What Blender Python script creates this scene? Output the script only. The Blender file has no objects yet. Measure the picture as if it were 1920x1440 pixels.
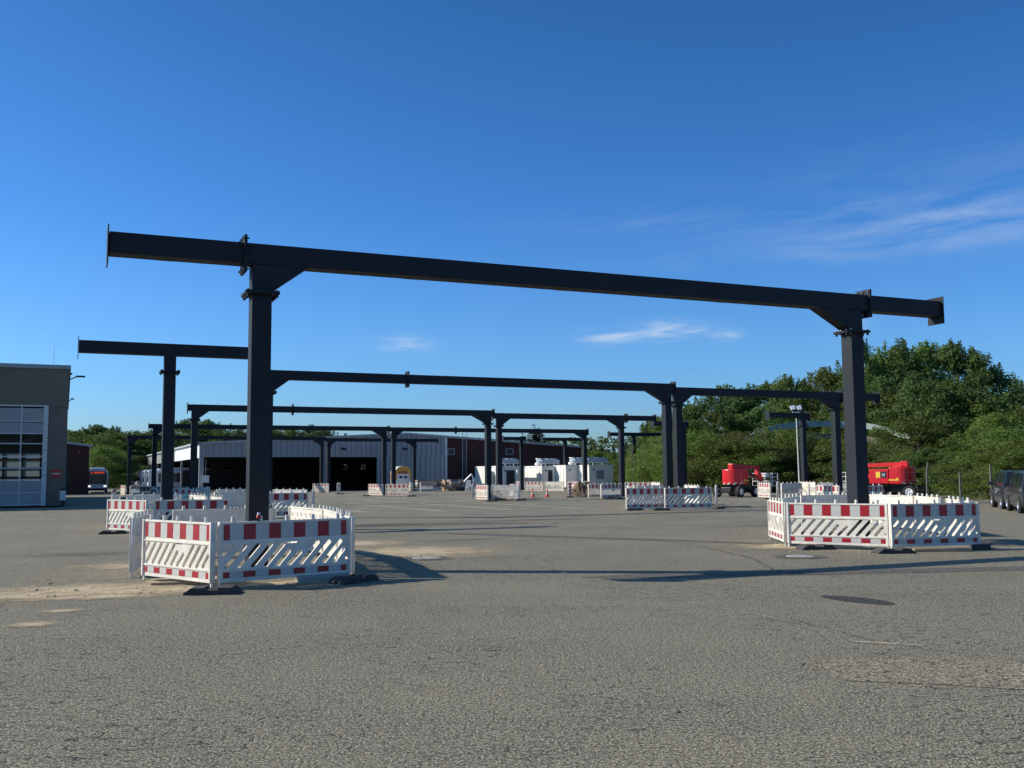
import bpy, math, random
from mathutils import Vector, Matrix, noise
from math import sin, cos, pi, radians, sqrt, atan2, hypot

S = bpy.context.scene
COL = S.collection
RND = random.Random(7)

# ------------------------------------------------------------------ camera
FPX, PITCH, ROLL, EYE = 1880.0, 0.088596, -0.0073694, 1.8256
cd = bpy.data.cameras.new('camera'); cam = bpy.data.objects.new('camera', cd); COL.objects.link(cam)
cd.sensor_width = 36.0; cd.lens = FPX / 1920 * 36; cd.clip_start = 0.1; cd.clip_end = 6000
cam.matrix_world = (Matrix.Translation((0, 0, EYE)) @ Matrix.Rotation(pi/2 + PITCH, 4, 'X') @ Matrix.Rotation(ROLL, 4, 'Z'))
S.camera = cam

# ------------------------------------------------------------------ light
SUNV = Vector((-1.60, 0.165, 1.0)).normalized()      # towards the sun
EL = math.asin(SUNV.z); AZ = atan2(SUNV.x, SUNV.y)    # azimuth clockwise from +Y
w = bpy.data.worlds.new('World'); S.world = w; w.use_nodes = True
nt = w.node_tree; nt.nodes.clear()
sky = nt.nodes.new('ShaderNodeTexSky'); sky.sky_type = 'NISHITA'; sky.sun_disc = False
sky.sun_elevation = EL; sky.sun_rotation = AZ; sky.altitude = 0
sky.air_density = 1.0; sky.dust_density = 1.0; sky.ozone_density = 2.0
bg = nt.nodes.new('ShaderNodeBackground'); bg.inputs[1].default_value = 0.096
wo = nt.nodes.new('ShaderNodeOutputWorld')
tc = nt.nodes.new('ShaderNodeTexCoord')
def wn(t, **k):
    n_ = nt.nodes.new(t)
    for a, b in k.items(): setattr(n_, a, b)
    return n_
def wm(op, a, b=None, c=None):
    m = wn('ShaderNodeMath', operation=op)
    for i, v in enumerate((a, b, c)):
        if v is None: continue
        if isinstance(v, (int, float)): m.inputs[i].default_value = v
        else: nt.links.new(v, m.inputs[i])
    return m.outputs[0]
# thin wispy clouds: noise over the direction, squeezed to a flat layer
sep = wn('ShaderNodeSeparateXYZ'); nt.links.new(tc.outputs['Generated'], sep.inputs[0])
zc = wm('MAXIMUM', sep.outputs[2], 0.02)
px_ = wm('DIVIDE', sep.outputs[0], zc); py_ = wm('DIVIDE', sep.outputs[1], zc)
cmb = wn('ShaderNodeCombineXYZ'); nt.links.new(px_, cmb.inputs[0]); nt.links.new(py_, cmb.inputs[1])
mp = wn('ShaderNodeMapping'); nt.links.new(cmb.outputs[0], mp.inputs[0])
mp.inputs['Rotation'].default_value = (0, 0, 0.25); mp.inputs['Scale'].default_value = (0.42, 0.62, 1); mp.inputs['Location'].default_value = (0.4, 2.2, 0)
az_ = wn('ShaderNodeMath', operation='ARCTAN2'); nt.links.new(sep.outputs[0], az_.inputs[0]); nt.links.new(sep.outputs[1], az_.inputs[1])
el_ = wm('ARCSINE', sep.outputs[2])
stv = wn('ShaderNodeCombineXYZ'); nt.links.new(wm('MULTIPLY', az_.outputs[0], 7.0), stv.inputs[0]); nt.links.new(wm('MULTIPLY', wm('SUBTRACT', el_, wm('MULTIPLY', az_.outputs[0], 0.035)), 42.0), stv.inputs[1])
n1 = wn('ShaderNodeTexNoise'); nt.links.new(stv.outputs[0], n1.inputs[0]); n1.inputs['Scale'].default_value = 1.0; n1.inputs['Detail'].default_value = 12; n1.inputs['Roughness'].default_value = 0.62; n1.inputs['Distortion'].default_value = 0.5
def blob(az, el, wa, we, amp):
    # soft patch of cirrus around one direction (azimuth right of +Y, elevation)
    a_ = wn('ShaderNodeMath', operation='ARCTAN2'); nt.links.new(sep.outputs[0], a_.inputs[0]); nt.links.new(sep.outputs[1], a_.inputs[1])
    e_ = wm('ARCSINE', sep.outputs[2])
    da = wm('DIVIDE', wm('SUBTRACT', a_.outputs[0], az), wa); de = wm('DIVIDE', wm('SUBTRACT', e_, el), we)
    r2 = wm('ADD', wm('MULTIPLY', da, da), wm('MULTIPLY', de, de))
    return wm('MULTIPLY', wm('EXPONENT', wm('MULTIPLY', r2, -1.0)), amp)
msk = blob(0.46, 0.228, 0.19, 0.019, .50)
for b_ in (blob(0.13, 0.245, 0.12, 0.010, 0.16), blob(0.48, 0.262, 0.22, 0.030, 0.16), blob(0.34, 0.205, 0.16, 0.010, 0.25)):
    msk = wm('ADD', msk, b_)
cr = wn('ShaderNodeValToRGB'); nt.links.new(n1.outputs[0], cr.inputs[0])
cr.color_ramp.elements[0].position = 0.38; cr.color_ramp.elements[0].color = (0, 0, 0, 1)
cr.color_ramp.elements[1].position = 0.74; cr.color_ramp.elements[1].color = (1, 1, 1, 1)
n2 = wn('ShaderNodeTexNoise'); nt.links.new(stv.outputs[0], n2.inputs[0]); n2.inputs['Scale'].default_value = 2.6; n2.inputs['Detail'].default_value = 9; n2.inputs['Roughness'].default_value = 0.62; n2.inputs['Distortion'].default_value = 1.2
cr2 = wn('ShaderNodeValToRGB'); nt.links.new(n2.outputs[0], cr2.inputs[0]); cr2.color_ramp.elements[0].position = 0.34; cr2.color_ramp.elements[1].position = 0.72
ms2 = blob(0.098, 0.134, 0.026, 0.0065, 1.0)
for b_ in (blob(0.160, 0.139, 0.032, 0.008, 1.2), blob(0.212, 0.133, 0.014, 0.005, 0.8), blob(-0.106, 0.128, 0.024, 0.007, 0.9), blob(0.33, 0.137, 0.012, 0.012, 0.6)): ms2 = wm('ADD', ms2, b_)
cl = wm('MINIMUM', wm('MULTIPLY', wm('ADD', wm('MULTIPLY', cr.outputs[0], msk), wm('MULTIPLY', cr2.outputs[0], ms2)), 0.78), 0.8)
mx = wn('ShaderNodeMixRGB'); nt.links.new(cl, mx.inputs[0]); mx.inputs[2].default_value = (6.0, 6.9, 8.0, 1)
hs = wn('ShaderNodeHueSaturation'); hs.inputs['Saturation'].default_value = 1.0; hs.inputs['Value'].default_value = 1.0
tint = wn('ShaderNodeMixRGB', blend_type='MULTIPLY'); tint.inputs[0].default_value = 1.0
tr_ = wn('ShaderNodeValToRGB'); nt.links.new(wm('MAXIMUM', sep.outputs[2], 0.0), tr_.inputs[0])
e_ = tr_.color_ramp.elements; e_[0].position = 0.0; e_[0].color = (.72, 1.02, 1.48, 1); e_[1].position = 1.0; e_[1].color = (.50, .85, 1.05, 1)  # tint eases back overhead, above the view, to lift and neutralise ambient light
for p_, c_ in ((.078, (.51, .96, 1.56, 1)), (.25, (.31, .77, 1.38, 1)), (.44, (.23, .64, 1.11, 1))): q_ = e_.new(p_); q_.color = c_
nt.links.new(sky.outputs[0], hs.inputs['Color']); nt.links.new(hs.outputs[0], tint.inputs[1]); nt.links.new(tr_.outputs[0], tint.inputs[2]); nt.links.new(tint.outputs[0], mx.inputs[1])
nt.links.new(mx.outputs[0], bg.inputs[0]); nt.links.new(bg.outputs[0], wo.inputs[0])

sd = bpy.data.lights.new('sun', 'SUN'); sd.energy = 5.0; sd.angle = radians(0.5); sd.color = (1.0, 0.93, 0.80)
sun = bpy.data.objects.new('sun', sd); COL.objects.link(sun)
sun.rotation_euler = (-SUNV).to_track_quat('-Z', 'Y').to_euler(); sun.location = (-30, 0, 60)
S.view_settings.view_transform = 'Standard'; S.view_settings.look = 'None'
S.view_settings.exposure = 0.2; S.view_settings.gamma = 1.0; S.view_settings.use_curve_mapping = False

# ------------------------------------------------------------------ frame of the yard
TH = 0.418656
UX = Vector((cos(TH), sin(TH), 0)); NY = Vector((-sin(TH), cos(TH), 0))
PROF = [(-60, 0), (45, 0), (66, -.08), (92, -.18), (118, -.30), (135, -.35), (300, -.4), (4000, -.4)]
def gz(x, y):
    n = Vector((x, y, 0)).dot(NY)
    if n <= PROF[0][0]: return PROF[0][1]
    for (a, za), (b, zb) in zip(PROF, PROF[1:]):
        if n <= b: return za + (zb - za) * (n - a) / (b - a)
    return PROF[-1][1]
def W(u, n, z=0):                                    # yard coordinates -> world (z above local ground)
    p = UX * u + NY * n
    return Vector((p.x, p.y, gz(p.x, p.y) + z))
CR, SR, CP, SP = cos(ROLL), sin(ROLL), cos(PITCH), sin(PITCH)
def ray(x, y):                                       # viewing direction of a photograph pixel
    a, b = (x - 960) / FPX, -(y - 720) / FPX
    r, up = a * CR - b * SR, a * SR + b * CR
    return Vector((r, CP - up * SP, SP + up * CP))
def G(x, y):                                         # survey: ground point seen at a pixel
    d = ray(x, y); z = 0.0
    for _ in range(12):
        t = (z - EYE) / d.z; p = d * t; z = gz(p.x, p.y)
    return Vector((p.x, p.y, z))
def AT(x, Y, y=860):                                 # ground point in the pixel column x at forward distance Y
    d = ray(x, y); t = Y / d.y; p = d * t
    return Vector((p.x, p.y, gz(p.x, p.y)))
def HT(x, y, Y):                                     # height above local ground of pixel (x, y) at distance Y
    d = ray(x, y); t = Y / d.y; p = d * t
    return EYE + p.z - gz(p.x, p.y)
def UN(p): return p.dot(UX), p.dot(NY)
def UonN(x, n, y=860):                               # yard u of pixel column x on the plane n
    d = ray(x, y); t = n / d.dot(NY); return (d * t).dot(UX)

# ------------------------------------------------------------------ materials
def mat(name, col, rough=0.6, metal=0.0, spec=0.5, var=0.0, vscale=3.0, bump=0.0, bscale=30.0, col2=None, emit=None, estr=0, trans=0.0, alpha=1.0, coat=0.0, detail=6):
    m = bpy.data.materials.new(name); m.use_nodes = True; t = m.node_tree; b = t.nodes['Principled BSDF']
    b.inputs['Base Color'].default_value = (*col, 1); b.inputs['Roughness'].default_value = rough
    b.inputs['Metallic'].default_value = metal; b.inputs['Specular IOR Level'].default_value = spec
    b.inputs['Coat Weight'].default_value = coat; b.inputs['Transmission Weight'].default_value = trans; b.inputs['Alpha'].default_value = alpha
    tcn = t.nodes.new('ShaderNodeTexCoord')
    if var > 0:
        n = t.nodes.new('ShaderNodeTexNoise'); n.inputs['Scale'].default_value = vscale; n.inputs['Detail'].default_value = detail; n.inputs['Roughness'].default_value = 0.62
        t.links.new(tcn.outputs['Object'], n.inputs[0])
        r = t.nodes.new('ShaderNodeValToRGB'); t.links.new(n.outputs[0], r.inputs[0])
        c2 = col2 or tuple(c * (1 - var) for c in col)
        r.color_ramp.elements[0].position = 0.3; r.color_ramp.elements[1].position = 0.7
        r.color_ramp.elements[0].color = (*c2, 1); r.color_ramp.elements[1].color = (*(min(1, c * (1 + var * .35)) for c in col), 1)
        t.links.new(r.outputs[0], b.inputs['Base Color'])
    if bump > 0:
        n = t.nodes.new('ShaderNodeTexNoise'); n.inputs['Scale'].default_value = bscale; n.inputs['Detail'].default_value = 5
        t.links.new(tcn.outputs['Object'], n.inputs[0])
        bp = t.nodes.new('ShaderNodeBump'); bp.inputs['Strength'].default_value = bump; bp.inputs['Distance'].default_value = 0.02
        t.links.new(n.outputs[0], bp.inputs['Height']); t.links.new(bp.outputs[0], b.inputs['Normal'])
    if emit:
        b.inputs['Emission Color'].default_value = (*emit, 1); b.inputs['Emission Strength'].default_value = estr
    return m
M = {}
M['steel'] = mat('anthracite paint', (.016, .020, .027), .62, spec=.25, var=.2, vscale=1.5, bump=.05, bscale=8)
M['bolt'] = mat('zinc bolts', (.35, .36, .37), .35, metal=.8)
M['plastic'] = mat('white barrier plastic', (.78, .72, .62), .5, var=.22, vscale=2.6, bump=.04, bscale=12)
M['refw'] = mat('white reflective sheet', (.52, .51, .47), .38, var=.08, vscale=9)
M['refr'] = mat('red reflective sheet', (.36, .008, .016), .38, var=.15, vscale=9)
M['rubber'] = mat('recycled rubber', (.055, .052, .05), .85, var=.4, vscale=10, bump=.5, bscale=60)
M['rubberlit'] = mat('dusty rubber', (.12, .115, .105), .9, var=.35, vscale=8, bump=.5, bscale=60)
M['concrete'] = mat('grey concrete', (.190, .160, .120), .9, var=.22, vscale=.7, bump=.25, bscale=14)
M['conc_light'] = mat('light concrete', (.40, .38, .34), .9, var=.25, vscale=4, bump=.3, bscale=18)
M['green_conc'] = mat('pale weathered concrete', (.33, .40, .36), .85, var=.3, vscale=.8)
M['parapet'] = mat('roof edge metal', (.30, .34, .35), .5, var=.1)
M['doorpanel'] = mat('grey door panel', (.33, .32, .31), .45, var=.1, vscale=1.2)
M['doorframe'] = mat('light aluminium', (.58, .57, .55), .4, metal=.1)
M['corr'] = mat('corrugated sheet', (.35, .36, .365), .45, metal=.1, var=.14, vscale=.25)
M['fascia'] = mat('white fascia', (.72, .74, .74), .6, var=.05, vscale=1)
M['fascia_grey'] = mat('grey translucent fascia', (.26, .28, .27), .6, var=.2, vscale=.6)
M['trim'] = mat('grey roof trim', (.34, .37, .38), .5)
M['container'] = mat('cream container paint', (.78, .76, .70), .5, var=.05, vscale=1)
M['louvre'] = mat('grey louvre', (.22, .25, .28), .5)
M['cooler'] = mat('galvanised cooler', (.42, .47, .52), .45, metal=.2, var=.1)
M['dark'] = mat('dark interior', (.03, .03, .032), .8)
M['white'] = mat('white paint', (.8, .8, .8), .4)
M['black'] = mat('black plastic', (.012, .012, .014), .5)
M['tyre'] = mat('tyre', (.02, .02, .02), .85, bump=.3, bscale=30)
M['red'] = mat('red machine paint', (.62, .012, .018), .32, coat=.3, var=.08, vscale=2)
M['darkred'] = mat('dark red machine paint', (.32, .01, .018), .4)
M['yellow'] = mat('yellow sticker', (.85, .55, .05), .5)
M['orange'] = mat('orange wagon paint', (.85, .40, .05), .5, var=.12, vscale=3)
M['wagonroof'] = mat('pale wagon roof', (.62, .66, .62), .5)
M['signred'] = mat('sign red', (.42, .02, .02), .45)
M['orangered'] = mat('cone orange', (.75, .10, .03), .5)
M['pinkred'] = mat('faded red lettering', (.42, .07, .10), .6)
M['glass'] = mat('dark window glass', (.015, .02, .028), .08, spec=.6)
M['carpaint'] = mat('dark car paint', (.012, .018, .028), .22, coat=.6)
M['carpaint2'] = mat('dark grey car paint', (.022, .024, .028), .25, coat=.6)
M['tail'] = mat('tail lamp', (.14, .01, .01), .3)
M['chrome'] = mat('bright metal', (.7, .7, .7), .2, metal=.9)
M['busw'] = mat('bus white paint', (.66, .70, .76), .35, coat=.2)
M['led'] = mat('lit destination sign', (.3, .02, .01), .5, emit=(1.0, .09, .04), estr=.55)
M['lamp'] = mat('lit headlamp', (.8, .8, .8), .3, emit=(1, .97, .9), estr=1.2)
M['wood'] = mat('sawn timber', (.42, .29, .17), .8, var=.3, vscale=5)
M['soil'] = mat('dug soil', (.16, .11, .07), .95, var=.5, vscale=3, bump=1.0, bscale=9)
M['sand'] = mat('yellow sand', (.52, .40, .235), .95, var=.35, vscale=6, bump=.8, bscale=25, col2=(.26, .20, .13))
M['stone'] = mat('loose stones', (.50, .42, .30), .9, var=.4, vscale=2)
M['bark'] = mat('bark', (.09, .065, .045), .9, var=.4, vscale=6)
M['iron'] = mat('cast iron', (.13, .115, .095), .7, metal=.2, var=.35, vscale=12, bump=.4, bscale=40)
M['postgrey'] = mat('weathered fence post', (.17, .16, .125), .8, var=.2)
M['mast'] = mat('pale mast', (.62, .62, .56), .5)
M['flood'] = mat('floodlight face', (.85, .87, .9), .3)
M['wire'] = mat('galvanised wire', (.12, .125, .12), .5, metal=.5)
M['greyletter'] = mat('grey sprayed lettering', (.22, .27, .28), .6)

def clear_glass():
    m = bpy.data.materials.new('door glass'); m.use_nodes = True; t = m.node_tree; t.nodes.clear()
    o = t.nodes.new('ShaderNodeOutputMaterial'); mixs = t.nodes.new('ShaderNodeMixShader')
    tr = t.nodes.new('ShaderNodeBsdfTransparent'); tr.inputs[0].default_value = (.6, .66, .7, 1)
    gl = t.nodes.new('ShaderNodeBsdfGlossy'); gl.inputs['Roughness'].default_value = .03
    fr = t.nodes.new('ShaderNodeFresnel'); fr.inputs[0].default_value = 1.22
    t.links.new(fr.outputs[0], mixs.inputs[0]); t.links.new(tr.outputs[0], mixs.inputs[1]); t.links.new(gl.outputs[0], mixs.inputs[2]); t.links.new(mixs.outputs[0], o.inputs[0])
    return m
M['clear'] = clear_glass()
def translucent_mat():
    m = bpy.data.materials.new('translucent door pane'); m.use_nodes = True; t = m.node_tree; t.nodes.clear()
    o = t.nodes.new('ShaderNodeOutputMaterial'); a = t.nodes.new('ShaderNodeBsdfTranslucent'); a.inputs[0].default_value = (.8, .82, .8, 1)
    d = t.nodes.new('ShaderNodeBsdfDiffuse'); d.inputs[0].default_value = (.3, .3, .3, 1); mx_ = t.nodes.new('ShaderNodeMixShader'); mx_.inputs[0].default_value = .4
    t.links.new(a.outputs[0], mx_.inputs[1]); t.links.new(d.outputs[0], mx_.inputs[2]); t.links.new(mx_.outputs[0], o.inputs[0]); return m
M['translucent'] = translucent_mat()

def nodemat(name):
    m = bpy.data.materials.new(name); m.use_nodes = True; t = m.node_tree; b = t.nodes['Principled BSDF']
    def N(ty, **k):
        n = t.nodes.new(ty)
        for a, v in k.items():
            if a in n.inputs.keys() if hasattr(n.inputs, 'keys') else False: n.inputs[a].default_value = v
            else: setattr(n, a, v)
        return n
    L = lambda a, c: t.links.new(a, c)
    def math_(op, *v):
        n = t.nodes.new('ShaderNodeMath'); n.operation = op
        for i, x in enumerate(v):
            if isinstance(x, (int, float)): n.inputs[i].default_value = x
            else: L(x, n.inputs[i])
        return n.outputs[0]
    def ramp(src, p0, c0, p1, c1):
        r = t.nodes.new('ShaderNodeValToRGB'); L(src, r.inputs[0]); e = r.color_ramp.elements
        e[0].position = p0; e[0].color = (*c0, 1); e[1].position = p1; e[1].color = (*c1, 1); return r.outputs[0]
    def mixc(f, a, c, mode='MIX'):
        n = t.nodes.new('ShaderNodeMixRGB'); n.blend_type = mode
        for i, x in enumerate((f, a, c)):
            if isinstance(x, (int, float)): n.inputs[i].default_value = x
            elif isinstance(x, tuple): n.inputs[i].default_value = (*x, 1)
            else: L(x, n.inputs[i])
        return n.outputs[0]
    return m, t, b, N, L, math_, ramp, mixc

def asphalt_mat(name, base=(.385, .332, .236), dark=(.205, .172, .118), cracks=True, brown=0.0):
    m, t, b, N, L, mt, ramp, mixc = nodemat(name)
    geo = N('ShaderNodeNewGeometry'); P = geo.outputs['Position']
    mpn = N('ShaderNodeMapping'); L(P, mpn.inputs[0]); mpn.inputs['Rotation'].default_value = (0, 0, -TH)
    def noise_(sc, det=4, src=P, dist=0.0, ro=.55):
        n = N('ShaderNodeTexNoise'); L(src, n.inputs[0]); n.inputs['Scale'].default_value = sc; n.inputs['Detail'].default_value = det
        n.inputs['Distortion'].default_value = dist; n.inputs['Roughness'].default_value = ro; return n.outputs[0]
    big = noise_(.10, 5); mid = noise_(.8, 6); fine = noise_(55, 3, ro=.8); fine2 = noise_(110, 2, ro=.7)
    c = ramp(big, .32, tuple(x * .80 for x in base), .70, tuple(x * 1.06 for x in base))
    c = mixc(ramp(mid, .35, (0, 0, 0), .75, (.35, .35, .35)), c, (base[0] * 1.22, base[1] * 1.17, base[2] * 1.06))
    # travel-worn streaks lengthwise across the yard
    st = N('ShaderNodeMapping'); L(P, st.inputs[0]); st.inputs['Scale'].default_value = (.12, .9, 1); st.inputs['Rotation'].default_value = (0, 0, .1)
    c = mixc(ramp(noise_(1.0, 5, st.outputs[0]), .42, (.0, .0, .0), .70, (.30, .30, .30)), c, dark)
    # aggregate
    c = mixc(ramp(fine, .40, (1, 1, 1), .50, (0, 0, 0)), c, tuple(x * .12 for x in dark))
    c = mixc(ramp(fine, .51, (0, 0, 0), .59, (1, 1, 1)), c, (min(.8, base[0] * 2.15), min(.76, base[1] * 2.25), min(.6, base[2] * 2.25)))
    vo = N('ShaderNodeTexVoronoi'); L(P, vo.inputs[0]); vo.inputs['Scale'].default_value = 85
    hsv = N('ShaderNodeSeparateColor'); L(vo.outputs['Color'], hsv.inputs[0])
    c = mixc(ramp(hsv.outputs[0], .965, (0, 0, 0), .975, (.7, .7, .7)), c, (.50, .48, .44))
    grit = noise_(24, 2, ro=.6); c = mixc(ramp(grit, .40, (.55, .55, .55), .52, (0, 0, 0)), c, tuple(x * .35 for x in dark)); h = mt('ADD', mt('ADD', mt('MULTIPLY', fine, 1.0), mt('MULTIPLY', fine2, .5)), mt('MULTIPLY', grit, .6))
    if cracks:
        cm = N('ShaderNodeMapping'); L(P, cm.inputs[0]); cm.inputs['Scale'].default_value = (2.6, 8.0, 1); cm.inputs['Rotation'].default_value = (0, 0, -.62)
        dn = N('ShaderNodeTexNoise'); L(P, dn.inputs[0]); dn.inputs['Scale'].default_value = 5; dn.inputs['Detail'].default_value = 4
        dv = N('ShaderNodeMixRGB'); dv.blend_type = 'ADD'; dv.inputs[0].default_value = .9; L(cm.outputs[0], dv.inputs[1]); L(dn.outputs['Color'], dv.inputs[2])
        v = N('ShaderNodeTexVoronoi'); v.feature = 'DISTANCE_TO_EDGE'; L(dv.outputs[0], v.inputs[0]); v.inputs['Scale'].default_value = 1.0
        crk = ramp(v.outputs['Distance'], .0, (1, 1, 1), .05, (0, 0, 0))
        crk = mt('MULTIPLY', crk, ramp(noise_(.35, 6), .40, (0, 0, 0), .56, (1, 1, 1)))
        crk = mt('MULTIPLY', crk, ramp(noise_(8, 3), .46, (0, 0, 0), .55, (1, 1, 1)))
        c = mixc(mt('MULTIPLY', crk, .85), c, (.03, .028, .026))
        h = mt('SUBTRACT', h, mt('MULTIPLY', crk, 1.5))
        # a few long fissures and a paving seam
        lm = N('ShaderNodeMapping'); L(P, lm.inputs[0]); lm.inputs['Scale'].default_value = (.16, .30, 1); lm.inputs['Rotation'].default_value = (0, 0, .5)
        dv2 = N('ShaderNodeMixRGB'); dv2.blend_type = 'ADD'; dv2.inputs[0].default_value = .35; L(lm.outputs[0], dv2.inputs[1]); L(dn.outputs['Color'], dv2.inputs[2])
        v2 = N('ShaderNodeTexVoronoi'); v2.feature = 'DISTANCE_TO_EDGE'; L(dv2.outputs[0], v2.inputs[0]); v2.inputs['Scale'].default_value = 1.0
        c = mixc(ramp(v2.outputs['Distance'], .0, (.45, .45, .45), .007, (0, 0, 0)), c, (.05, .046, .04))
    L(c, b.inputs['Base Color']); b.inputs['Roughness'].default_value = .88; b.inputs['Specular IOR Level'].default_value = .3
    bp = N('ShaderNodeBump'); bp.inputs['Strength'].default_value = 1.0; bp.inputs['Distance'].default_value = .026
    L(h, bp.inputs['Height']); L(bp.outputs[0], b.inputs['Normal'])
    return m
M['asphalt'] = asphalt_mat('weathered asphalt')
M['asph_brown'] = asphalt_mat('brown repaired asphalt', base=(.46, .37, .24), dark=(.30, .24, .165))
M['asph_dark'] = asphalt_mat('dark smooth patch', base=(.085, .083, .075), dark=(.06, .058, .054), cracks=False)
M['asph_grey'] = asphalt_mat('dark asphalt strip', base=(.215, .195, .155), dark=(.14, .125, .10))

def worn(name, col, thr0=.42, thr1=.56, scale=2.2, edge=None, fine=18.0, amount=1.0):
    """a thin covering (paint, dusting of sand) worn away irregularly, so that the asphalt shows through"""
    m, t, b, N, L, mt, ramp, mixc = nodemat(name)
    geo = N('ShaderNodeNewGeometry'); P = geo.outputs['Position']
    n = N('ShaderNodeTexNoise'); L(P, n.inputs[0]); n.inputs['Scale'].default_value = scale; n.inputs['Detail'].default_value = 9; n.inputs['Roughness'].default_value = .72
    f = n.outputs[0]
    if edge:
        tcn = N('ShaderNodeTexCoord'); ln = N('ShaderNodeVectorMath'); ln.operation = 'LENGTH'; L(tcn.outputs['Object'], ln.inputs[0])
        f = mt('ADD', f, mt('MULTIPLY', mt('SUBTRACT', .62, mt('DIVIDE', ln.outputs['Value'], 1.0)), edge))
    a = mt('MULTIPLY', ramp(f, thr0, (0, 0, 0), thr1, (1, 1, 1)), amount)
    n2 = N('ShaderNodeTexNoise'); L(P, n2.inputs[0]); n2.inputs['Scale'].default_value = fine; n2.inputs['Detail'].default_value = 5
    L(ramp(n2.outputs[0], .3, tuple(x * .72 for x in col), .7, col), b.inputs['Base Color'])
    b.inputs['Roughness'].default_value = .9; L(a, b.inputs['Alpha'])
    return m
M['line'] = worn('worn white marking', (.60, .56, .47), .30, .62, 1.2, amount=.85)
M['stain'] = worn('oil stain', (.075, .070, .060), .45, 1.05, 1.6, edge=.8, amount=.40)
M['dust'] = worn('sand dusting', (.54, .43, .27), .40, .84, 2.2, edge=.75, amount=.92)

def brick_mat():
    m, t, b, N, L, mt, ramp, mixc = nodemat('dark red brickwork')
    tcn = N('ShaderNodeTexCoord'); mp_ = N('ShaderNodeMapping'); L(tcn.outputs['Object'], mp_.inputs[0]); mp_.inputs['Rotation'].default_value = (pi/2, 0, 0)
    br = N('ShaderNodeTexBrick'); L(mp_.outputs[0], br.inputs[0]); br.inputs['Scale'].default_value = 3.0
    br.inputs['Color1'].default_value = (.080, .020, .016, 1); br.inputs['Color2'].default_value = (.050, .015, .013, 1); br.inputs['Mortar'].default_value = (.07, .05, .045, 1)
    n = N('ShaderNodeTexNoise'); L(tcn.outputs['Object'], n.inputs[0]); n.inputs['Scale'].default_value = .5; n.inputs['Detail'].default_value = 6
    L(mixc(ramp(n.outputs[0], .35, (0, 0, 0), .7, (.5, .5, .5)), br.outputs[0], (.05, .017, .015)), b.inputs['Base Color']); b.inputs['Roughness'].default_value = .9
    return m
M['brick'] = brick_mat()

def leaf_mat(name, c1, c2, c3):
    m, t, b, N, L, mt, ramp, mixc = nodemat(name)
    geo = N('ShaderNodeNewGeometry'); tcn = N('ShaderNodeTexCoord'); oi = N('ShaderNodeObjectInfo')
    n = N('ShaderNodeTexNoise'); L(tcn.outputs['Object'], n.inputs[0]); n.inputs['Scale'].default_value = .55; n.inputs['Detail'].default_value = 4
    c = ramp(geo.outputs['Random Per Island'], 0, c1, 1, c2)
    c = mixc(ramp(n.outputs[0], .42, (0, 0, 0), .66, (.8, .8, .8)), c, c3)
    hv = N('ShaderNodeHueSaturation'); L(c, hv.inputs['Color']); L(mt('ADD', mt('MULTIPLY', oi.outputs['Random'], .5), .75), hv.inputs['Value']); L(mt('ADD', mt('MULTIPLY', oi.outputs['Random'], .035), .482), hv.inputs['Hue'])
    L(hv.outputs[0], b.inputs['Base Color']); b.inputs['Roughness'].default_value = .55; b.inputs['Specular IOR Level'].default_value = .35
    o = [x for x in t.nodes if x.type == 'OUTPUT_MATERIAL'][0]
    tr = N('ShaderNodeBsdfTranslucent'); L(hv.outputs[0], tr.inputs[0]); ms = N('ShaderNodeMixShader'); ms.inputs[0].default_value = .42
    L(b.outputs[0], ms.inputs[1]); L(tr.outputs[0], ms.inputs[2]); L(ms.outputs[0], o.inputs[0])
    return m
M['leaf'] = leaf_mat('broadleaf foliage', (.078, .135, .026), (.175, .245, .046), (.130, .175, .040))
M['leafd'] = leaf_mat('dark foliage', (.058, .108, .028), (.125, .195, .044), (.095, .150, .038))
M['leafl'] = leaf_mat('bright shrub foliage', (.095, .160, .026), (.185, .255, .045), (.135, .175, .040))
M['leafb'] = leaf_mat('browning shrub foliage', (.105, .140, .034), (.180, .205, .05), (.145, .135, .045))
M['needle'] = leaf_mat('conifer needles', (.014, .032, .014), (.034, .062, .024), (.022, .045, .018))

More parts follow.
